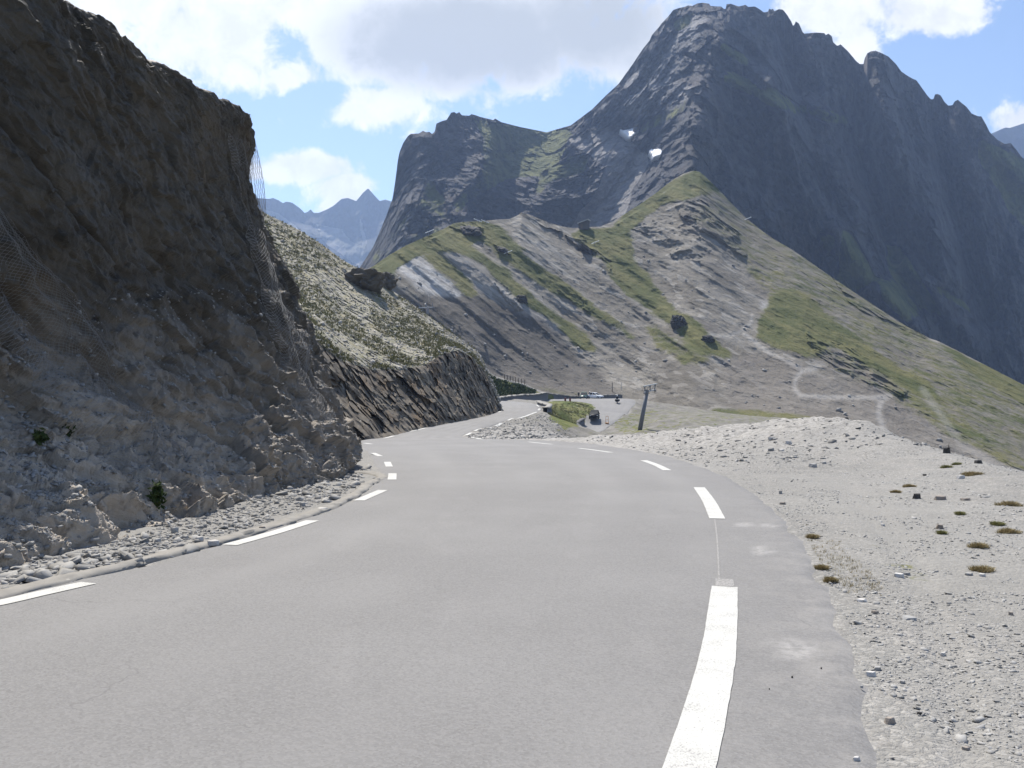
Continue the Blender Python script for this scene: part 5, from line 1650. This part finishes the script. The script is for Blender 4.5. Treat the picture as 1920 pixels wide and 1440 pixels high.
wall('retaining_wall', 'long dark stone retaining wall with pale coping behind the hairpin', [U(*c) for c in WP], [hpx(c[2], c[1] - t_) for c, t_ in zip(WP, WT)], .5, 1.2, ('wallstone', 'coping'))
wall('parapet', 'short stone parapet with pale top at the bend of the upper road', [U(1010, 755, 121), U(1020, 759.5, 115), U(1029, 764, 109), U(1030.5, 767.5, 104), U(1022, 771.5, 99)], [.10, .15, .3, .4, .35], .45, 1.6, ('wallstone', 'coping'))
wall('parapet', 'dark stone parapet beside the lower road near the black car', [U(1073, 812, 139.5), U(1083.5, 805, 143), U(1094, 798, 147)], [1.0, 1.2, 1.15], .45, 1.0, ('wallstone', 'wallstone'))
BK = [[(890, 680, 146), (915, 696, 150), (928, 705.5, 154), (950, 712, 160), (985, 721, 172), (1000, 728, 180), (1020, 736, 188), (1045, 740, 206)], [(890, 720, 136), (928, 730, 143), (985, 736, 165), (1020, 740, 184), (1045, 743, 205)], [(890, 764, 126), (935, 757, 137), (981, 753, 158), (1020, 751, 183), (1045, 750.5, 204)]]
PX, PY, D, q = hill_sheet(890, 1044, 120, BK, 50, 2)
Pn = unproject(PX, PY, D)
D = D + .5 * fbm(Pn * .5, 4, 121)
bk = grid_mesh('grass_bank', with_back(unproject(PX, PY, D), [(2.5, -.02), (8, 2.5), (20, 12)]), M['ground'],
               dict(soil=pad_attr(.5 + 0 * PX, 3), grass=pad_attr(np.where(PY - np.interp(PX, [890, 928, 950, 985, 1000, 1020], [680, 705.5, 712, 721, 728, 736]) > 3, .95, .1), 3), rubble=pad_attr(.8 + 0 * PX, 3), dust=pad_attr(0 * PX, 3)))
structure(bk)
rsb = np.random.RandomState(77)
pb = unproject(PX, PY, D)[(PY > np.interp(PX, [890, 928, 950, 985, 1000], [680, 705.5, 712, 721, 728]) + 5) & (PX < 1002)]
tufts('bank_shrubs', pb[rsb.randint(0, len(pb), 900)], .55, 9, M['bush'], 16, 'dark green shrubs covering the bank above the retaining wall', 'shrubs', .8, .16)
# snow fence on the bank
fpx = [946, 951.5, 957, 962, 966.5, 972, 978, 984]
t0 = U(946, 711.3, 159.5)
fence = thing('snow_fence', 'row of dark wooden fence posts above the retaining wall', 'fence', t0)
tops = []
for a in fpx:
    y0_ = np.interp(a, [928, 950, 985], [706, 712.3, 721.3])
    D0 = np.interp(a, [928, 950, 985], [154.4, 160.3, 172.2])
    b = np.array(U(a, y0_ + 1.5, D0)) - t0
    c = np.array(U(a - .2, y0_ - 9.5, D0)) - t0
    bm = bmesh.new()
    add_cyl(bm, b, c, .085, .075, 8)
    bm_obj('post', bm, M['wood'], fence)
    tops.append(b * .35 + c * .65)
bm = bmesh.new()
for a, b in zip(tops[:-1], tops[1:]):
    add_cyl(bm, a, b, .02, .02, 5)
bm_obj('wire', bm, M['steel'], fence)

# ------------------------------------------------------------------ lift pylons, poles, snow lances
def beam_between(bm, a, b, w, h):
    a, b = Vector(a), Vector(b)
    d = b - a
    q_ = d.to_track_quat('Y', 'Z')
    add_box(bm, (a + b) / 2, (w, d.length, h), q_, bev=.02)
pb0 = Vector((*U(1199, 809, 120)[:2], 0))
pb0.z = U(1199, 809, 120)[2]
pyl = thing('lift_pylon', 'leaning grey ski lift pylon with double crossbeam beyond the crest', 'pylon', pb0, group='ski lift pylons')
def rel(px, py, D):
    return Vector(U(px, py, D)) - pb0
bm = bmesh.new()
add_cyl(bm, rel(1198, 816, 120), rel(1213.3, 733, 120), .33, .26, 16)
bm_obj('mast', bm, M['steel'], pyl, True)
bm = bmesh.new()
add_cyl(bm, rel(1212, 738, 120), rel(1213.4, 731, 120), .30, .30, 16)
bm_obj('collar', bm, M['steel'], pyl)
for a, b, w in ((rel(1208, 735.4, 119.6), rel(1228, 731, 121.5), .16), (rel(1207, 724.3, 119.6), rel(1231.5, 719.6, 121.5), .15)):
    bm = bmesh.new()
    beam_between(bm, a, b, .22, w)
    bm_obj('crossbeam', bm, M['steel_light'], pyl)
for a, b in ((rel(1209, 735, 119.7), rel(1209, 724, 119.7)), (rel(1218.5, 733, 120.6), rel(1219.3, 722, 120.6)), (rel(1227, 731, 121.4), rel(1229, 720, 121.4))):
    bm = bmesh.new()
    beam_between(bm, a, b, .14, .14)
    bm_obj('upright', bm, M['steel'], pyl)
for a, b in ((rel(1209, 735, 119.7), rel(1219, 722.5, 120.6)), (rel(1219, 733, 120.6), rel(1229, 720.5, 121.4))):
    bm = bmesh.new()
    add_cyl(bm, a, b, .05, .05, 6)
    bm_obj('brace', bm, M['steel'], pyl)
for px_ in (1208.5, 1228):
    y_ = 737 if px_ < 1215 else 732.5
    D_ = 119.6 if px_ < 1215 else 121.5
    bm = bmesh.new()
    for dy in (-.55, -.18, .18, .55):
        c = rel(px_, y_, D_) + Vector((0, dy, 0))
        add_cyl(bm, c - Vector((.05, 0, 0)), c + Vector((.05, 0, 0)), .15, .15, 12)
    add_box(bm, rel(px_, y_ - 1.2, D_), (.06, 1.4, .10))
    bm_obj('sheave_battery', bm, M['steel'], pyl)

p2 = Vector(U(801, 640, 206))
py2 = thing('lift_pylon', 'distant ski lift pylon with a ladder above the hillside skyline', 'pylon', p2, group='ski lift pylons')
def rel2(px, py, dd=0):
    return Vector(U(px, py, 206 + dd)) - p2
bm = bmesh.new()
add_cyl(bm, rel2(802, 640), rel2(802, 574), .32, .24, 12)
bm_obj('mast', bm, M['steel'], py2, True)
bm = bmesh.new()
beam_between(bm, rel2(785, 577), rel2(812, 576), .22, .2)
bm_obj('crossbeam', bm, M['steel_light'], py2)
for a in (786, 799, 811):
    bm = bmesh.new()
    beam_between(bm, rel2(a, 577), rel2(a, 567), .16, .16)
    bm_obj('upright', bm, M['steel'], py2)
bm = bmesh.new()
for a in (802, 806):
    add_cyl(bm, rel2(a, 568), rel2(a, 551), .03, .03, 6)
for k in range(7):
    add_cyl(bm, rel2(802, 566 - k * 2.3), rel2(806, 566 - k * 2.3), .022, .022, 5)
bm_obj('ladder', bm, M['steel'], py2)
bm = bmesh.new()
beam_between(bm, rel2(806, 580, .6), rel2(818, 580, .6), .18, .16)
add_box(bm, rel2(812, 577, .6), (.5, .9, .35))
bm_obj('sheave_battery', bm, M['steel'], py2)

def pole(px, py0, py1, D, r_, label, mat, name='pole', cat='pole', group=None):
    b = Vector(U(px, py0, D))
    bm = bmesh.new()
    add_cyl(bm, (0, 0, -.4), (0, 0, (py0 - py1) * D / F), r_, r_ * .85, 8)
    add_cyl(bm, (0, 0, (py0 - py1) * D / F - .001), (0, 0, (py0 - py1) * D / F + .06), r_ * 1.4, r_ * .6, 8)
    o = bm_obj(name, bm, M[mat], loc=b)
    return tag(o, label, cat, group)
Dp = sdp(1148, 733)
pole(1148, 734, 717, Dp - .5, .11, 'thin dark pole on the slope behind the motorbike', 'wood')
pole(1165, 730, 716, sdp(1165, 730) - .5, .07, 'thin pale pole right of the dark pole on the slope', 'steel_light')
def red_post(px, lab):
    D_ = 186.5
    x_ = (px - 960) / F * D_
    b = Vector((x_, D_, Hs(x_, D_)))
    bm = bmesh.new()
    add_box(bm, (0, 0, .32), (.42, .16, .72), bev=.03)
    add_box(bm, (0, 0, .70), (.50, .22, .08), bev=.02)
    tag(bm_obj('road_marker', bm, M['redpost'], loc=b), lab, 'marker', 'red markers beside the lower road')
red_post(1060, 'rusty red marker at the edge of the lower road, left one')
red_post(1069, 'rusty red marker at the edge of the lower road, right one')
def lance(px, py, lab, lean=1):
    D_ = sdp(px, py)
    b = Vector(U(px, py + 2, D_ - .2))
    t = thing('snow_lance', lab, 'snow lance', b, group='white snow lances on the spur')
    bm = bmesh.new()
    add_cyl(bm, (0, 0, -.5), (.15 * lean, 0, 1.0), .12, .10, 8)
    bm_obj('stand', bm, M['steel'], t)
    bm = bmesh.new()
    add_cyl(bm, (-.9 * lean, 0, .55), (1.5 * lean, .2, 1.55), .13, .10, 10)
    add_cyl(bm, (1.5 * lean, .2, 1.55), (1.75 * lean, .22, 1.64), .17, .15, 10)
    bm_obj('lance_tube', bm, M['white'], t)
lance(1400, 413, 'white snow lance on the right skyline of the spur')
lance(1114, 458, 'white snow lance in the grass below the saddle')
lance(950, 477, 'white snow lance beside the short dark outcrop')
lance(803, 438, 'white snow lance low on the left ridge line')
lance(898, 417, 'white snow lance on the ridge top, left of a close pair', -1)
lance(912, 419, 'white snow lance on the ridge top, right of a close pair', -1)
# hut on the saddle
hD = 309.0
hb = Vector(U(1095, 427, hD))
hut = thing('hut', 'small dark hut with pale slanting roof on the saddle', 'hut', hb, rz=-.35)
bm = bmesh.new()
loft_rings(bm, [[(-1.7, -1.4, -.8), (1.7, -1.4, -.8), (1.7, -1.4, 2.5), (-1.7, -1.4, 1.5)], [(-1.7, 1.4, -.8), (1.7, 1.4, -.8), (1.7, 1.4, 2.5), (-1.7, 1.4, 1.5)]])
bm_obj('wall', bm, M['hut'], hut)
bm = bmesh.new()
add_box(bm, (0, 0, 2.12), (4.3, 3.5, .16), Euler((0, -math.atan2(1.0, 3.4), 0)), bev=.03)
bm_obj('roof', bm, M['roof'], hut)
bm = bmesh.new()
add_box(bm, (-.5, -1.42, .25), (.8, .05, 1.6))
bm_obj('door', bm, M['wood'], hut)
# orange frame by the lower road
x_, y_ = (1138.5 - 960) / F * 148.5, 148.5
fr = thing('road_sign', 'orange frame sign standing at the edge of the lower road', 'sign', (x_, y_, Hs(x_, y_) + .03), rz=-.2)
bm = bmesh.new()
for sx in (-.24, .24):
    beam_between(bm, (sx, 0, .2), (sx * .8, 0, 1.35), .07, .07)
beam_between(bm, (-.21, 0, 1.33), (.21, 0, 1.33), .07, .07)
beam_between(bm, (-.22, 0, .75), (.22, 0, .75), .05, .05)
bm_obj('frame', bm, M['orange'], fr)
bm = bmesh.new()
add_box(bm, (0, 0, .11), (.62, .42, .22), bev=.04)
bm_obj('base', bm, M['orange'], fr)

# ------------------------------------------------------------------ vehicles
def ring(y, w, z0, z1, tuck=.92, top=.93):
    return [(-w * tuck, y, z0), (-w, y, z0 + .16), (-w, y, z1 - .14), (-w * top, y, z1), (w * top, y, z1), (w, y, z1 - .14), (w, y, z0 + .16), (w * tuck, y, z0)]
def car(label, loc, rz, paint, hatch=True, tall=0.0, pitch=0.0):
    t = thing('car', label, 'car', loc, group='cars on the lower road', rot=(pitch, 0, rz))
    bm = bmesh.new()
    loft_rings(bm, [ring(-2.05, .70, .42, .78), ring(-1.98, .82, .28, .92), ring(-1.2, .86, .22, .95), ring(.3, .86, .22, .94), ring(1.0, .85, .22, .92), ring(1.75, .80, .25, .78), ring(2.0, .66, .32, .66)])
    bm_obj('body', bm, M[paint], t, True)
    def cab(y, wb, wt, zb, zt):
        return [(-wb, y, zb), (-wt, y, zt), (wt, y, zt), (wb, y, zb)]
    rear = -1.85 if hatch else -1.3
    bm = bmesh.new()
    R_ = 1.42 + tall
    loft_rings(bm, [cab(rear, .76, .60, .90, .95), cab(rear + .28, .77, .62, .90, R_ - .08), cab(-.6, .78, .62, .90, R_ - .02), cab(.15, .78, .60, .90, R_ - .06), cab(1.0, .74, .62, .88, .92)])
    bm_obj('window_glass', bm, M['glass'], t)
    bm = bmesh.new()
    loft_rings(bm, [[(-.60, y, z), (-.56, y, z + .05), (.56, y, z + .05), (.60, y, z)] for y, z in ((rear + .18, R_ - .14), (rear + .34, R_ - .06), (-.6, R_), (.12, R_ - .05), (.24, R_ - .12))])
    bm_obj('roof', bm, M[paint], t)
    for sx in (-1, 1):
        for (y0, z0, y1, z1, x0, x1) in ((.98, .90, .16, R_ - .07, .74, .605), (-.28, .9, -.30, R_ - .03, .785, .63), (rear + .02, .92, rear + .28, R_ - .08, .765, .63)):
            bm = bmesh.new()
            beam_between(bm, (sx * x0, y0, z0), (sx * x1, y1, z1), .09, .06)
            bm_obj('roof_pillar', bm, M[paint], t)
    for sx in (-1, 1):
        for sy in (-1.28, 1.28):
            bm = bmesh.new()
            add_cyl(bm, (sx * .66, sy, .31), (sx * .88, sy, .31), .31, .31, 20)
            w = bm_obj('wheel', bm, M['rubber'], t)
            bm = bmesh.new()
            add_cyl(bm, (sx * .86, sy, .31), (sx * .893, sy, .31), .19, .17, 16)
            bm_obj('rim', bm, M['steel_light'], w)
        bm = bmesh.new()
        add_box(bm, (sx * .58, 1.90, .62), (.30, .16, .15), bev=.03)
        bm_obj('headlight', bm, M['lamp'], t)
        bm = bmesh.new()
        add_box(bm, (sx * .66, -2.0, .78), (.18, .12, .22), bev=.03)
        bm_obj('tail_light', bm, M['redlamp'], t)
        bm = bmesh.new()
        add_box(bm, (sx * .93, .72, .98), (.18, .10, .13), bev=.03)
        bm_obj('wing_mirror', bm, M[paint], t)
    bm = bmesh.new()
    add_box(bm, (0, 2.0, .42), (1.3, .12, .16), bev=.03)
    bm_obj('bumper', bm, M['rubber'], t)
    bm = bmesh.new()
    add_box(bm, (0, -2.03, .42), (1.4, .12, .18), bev=.03)
    bm_obj('bumper', bm, M['rubber'], t)
    return t
def road_pt(px, D):
    x = (px - 960) / F * D
    return (x, D, Hs(x, D) + .032)
car('black car driving along the lower road between parapet and orange sign', road_pt(1114.5, 150.5), R(172), 'black', True, .05)
car('white car parked nose right against the retaining wall', road_pt(1116, 203.0), R(-128), 'white_paint', False, .04)
car('dark green car parked left of the white car', road_pt(1094.5, 204.2), R(172), 'green_paint', True, .22)

def person(label, loc, rz, cloth, hat=None, sit=False, lean=0.0, legs='dark_cloth'):
    t = thing('person', label, 'person', loc, rz, group='people at the hairpin')
    if sit:
        J = [((0, 0, .82), .15), ((0, .04, 1.02), .15), ((0, .10, 1.25), .17), ((0, .13, 1.40), .07), ((0, .16, 1.55), .11), ((0, .17, 1.66), .10),
             ((.19, .12, 1.33), .075), ((.32, .30, 1.12), .05), ((.34, .56, 1.06), .045), ((-.19, .12, 1.33), .075), ((-.32, .30, 1.12), .05), ((-.34, .56, 1.06), .045),
             ((.13, .05, .80), .11), ((.24, .42, .72), .085), ((.24, .30, .34), .06), ((.24, .42, .28), .05), ((-.13, .05, .80), .11), ((-.24, .42, .72), .085), ((-.24, .30, .34), .06), ((-.24, .42, .28), .05)]
    else:
        J = [((0, 0, .95), .14), ((0, 0, 1.15), .135), ((0, 0, 1.38), .16), ((0, .01, 1.50), .06), ((0, .02, 1.62), .10), ((0, .02, 1.73), .09),
             ((.20, 0, 1.42), .07), ((.26, -.02, 1.15), .05), ((.25, .08, .90), .042), ((-.20, 0, 1.42), .07), ((-.26, -.02, 1.15), .05), ((-.25, .08, .90), .042),
             ((.10, 0, .90), .10), ((.11, .02, .50), .07), ((.11, 0, .09), .05), ((.11, .12, .05), .045), ((-.10, 0, .90), .10), ((-.11, -.02, .50), .07), ((-.11, -.04, .09), .05), ((-.11, .08, .05), .045)]
    E = [(0, 1), (1, 2), (2, 3), (3, 4), (4, 5), (2, 6), (6, 7), (7, 8), (2, 9), (9, 10), (10, 11), (0, 12), (12, 13), (13, 14), (14, 15), (0, 16), (16, 17), (17, 18), (18, 19)]
    me = bpy.data.meshes.new('body')
    me.from_pydata([j[0] for j in J], E, [])
    o = link('body', me, M[cloth], t)
    sk_ = o.modifiers.new('skin', 'SKIN')
    for v, j in zip(me.skin_vertices[0].data, J):
        v.radius = (j[1], j[1] * .85)
    me.skin_vertices[0].data[0].use_root = True
    o.modifiers.new('smooth', 'SUBSURF').render_levels = 1
    hz = 1.62 if sit else 1.69
    hy = .165 if sit else .02
    if not sit:
        bm = bmesh.new()
        bmesh.ops.create_icosphere(bm, subdivisions=3, radius=.105, matrix=Matrix.Translation((0, hy + .03, hz - .05)) @ Matrix.Diagonal((.82, .95, 1.12, 1)))
        bm_obj('face', bm, M['skin'], t, True)
    if hat:
        bm = bmesh.new()
        bmesh.ops.create_icosphere(bm, subdivisions=3, radius=.145 if sit else .125, matrix=Matrix.Translation((0, hy, hz + .01)) @ Matrix.Diagonal((.95, 1.08, 1.0 if sit else .75, 1)))
        if not sit:
            add_cyl(bm, (0, hy + .02, hz - .005), (0, hy + .02, hz + .015), .17, .15, 16)
        bm_obj('helmet' if sit else 'hat', bm, M[hat], t, True)
    return t
mb = road_pt(1157.5, 180.5)
mrz = R(172)
bike = thing('motorbike', 'dark motorbike with panniers coming round the hairpin', 'motorbike', mb, mrz)
bm = bmesh.new()
loft_rings(bm, [[(-w, y, z0), (-w * .8, y, z1), (w * .8, y, z1), (w, y, z0)] for y, w, z0, z1 in ((-.85, .10, .62, .80), (-.45, .16, .45, .84), (.1, .19, .32, .82), (.45, .20, .34, 1.0), (.75, .22, .55, 1.12), (.92, .10, .75, .98))])
bm_obj('fairing', bm, M['black'], bike, True)
for sy in (-.72, .74):
    bm = bmesh.new()
    add_cyl(bm, (-.07, sy, .32), (.07, sy, .32), .32, .32, 22)
    w = bm_obj('wheel', bm, M['rubber'], bike)
    bm = bmesh.new()
    add_cyl(bm, (-.075, sy, .32), (.075, sy, .32), .20, .20, 18)
    bm_obj('rim', bm, M['steel'], w)
for sx in (-1, 1):
    bm = bmesh.new()
    add_box(bm, (sx * .38, -.62, .62), (.26, .55, .42), bev=.05)
    bm_obj('pannier', bm, M['black'], bike)
    bm = bmesh.new()
    add_cyl(bm, (sx * .08, .60, .95), (sx * .10, .74, .32), .035, .03, 8)
    bm_obj('fork', bm, M['steel'], bike)
    bm = bmesh.new()
    add_cyl(bm, (sx * .05, .48, 1.04), (sx * .40, .42, 1.08), .02, .02, 8)
    bm_obj('handlebar', bm, M['steel'], bike)
bm = bmesh.new()
add_box(bm, (0, -.30, .84), (.30, .80, .10), bev=.04)
bm_obj('seat', bm, M['rubber'], bike)
bm = bmesh.new()
add_box(bm, (0, .93, .88), (.20, .06, .14), bev=.02)
bm_obj('headlight', bm, M['lamp'], bike)
bm = bmesh.new()
add_box(bm, (0, .80, 1.22), (.36, .03, .34), Euler((R(-25), 0, 0)), bev=.01)
bm_obj('windscreen', bm, M['glass'], bike)
def on_bike(dy, dx=0.0):
    v = Matrix.Rotation(mrz, 3, 'Z') @ Vector((dx, dy, 0))
    return (mb[0] + v.x, mb[1] + v.y, mb[2] + .02)
person('motorbike rider in dark clothes and white helmet', on_bike(-.10), mrz, 'dark_cloth', 'white', True)
person('pillion passenger in dark clothes and black helmet on the motorbike', on_bike(-.55, .06), mrz, 'dark_cloth', 'black', True)
x_, y_, z_ = road_pt(1105.8, 205.6)
person('person with white hat standing behind the white car', (x_, y_, z_ + .05), R(150), 'blue_cloth', 'white')
x_, y_, z_ = road_pt(1085, 204.0)
person('person in dark clothes standing left of the green car', (x_, y_, z_), R(190), 'dark_cloth')
# ------------------------------------------------------------------ the air
def haze(density, color):
    bm = bmesh.new()
    bmesh.ops.create_cube(bm, size=1)
    me = bpy.data.meshes.new('haze')
    bm.to_mesh(me)
    bm.free()
    zlo, zhi = -76.0, 640.0
    for v in me.vertices:
        v.co = ((v.co.x) * 6400, v.co.y * 6400, zlo + (v.co.z + .5) * (zhi - zlo))
    m = bpy.data.materials.new('haze')
    m.use_nodes = True
    nt = m.node_tree
    nt.nodes.clear()
    v = nt.nodes.new('ShaderNodeVolumePrincipled')
    v.inputs['Color'].default_value = (*color, 1)
    v.inputs['Density'].default_value = density
    v.inputs['Anisotropy'].default_value = .35
    o = nt.nodes.new('ShaderNodeOutputMaterial')
    nt.links.new(v.outputs[0], o.inputs['Volume'])
    ob = link('haze', me, m)
    ob['kind'] = 'stuff'
    ob['label'] = 'thin blue mountain haze'
    ob['category'] = 'haze'
haze(.00018, (.44, .60, .94))
SC.cycles.volume_bounces = 1
SC.cycles.max_bounces = 6
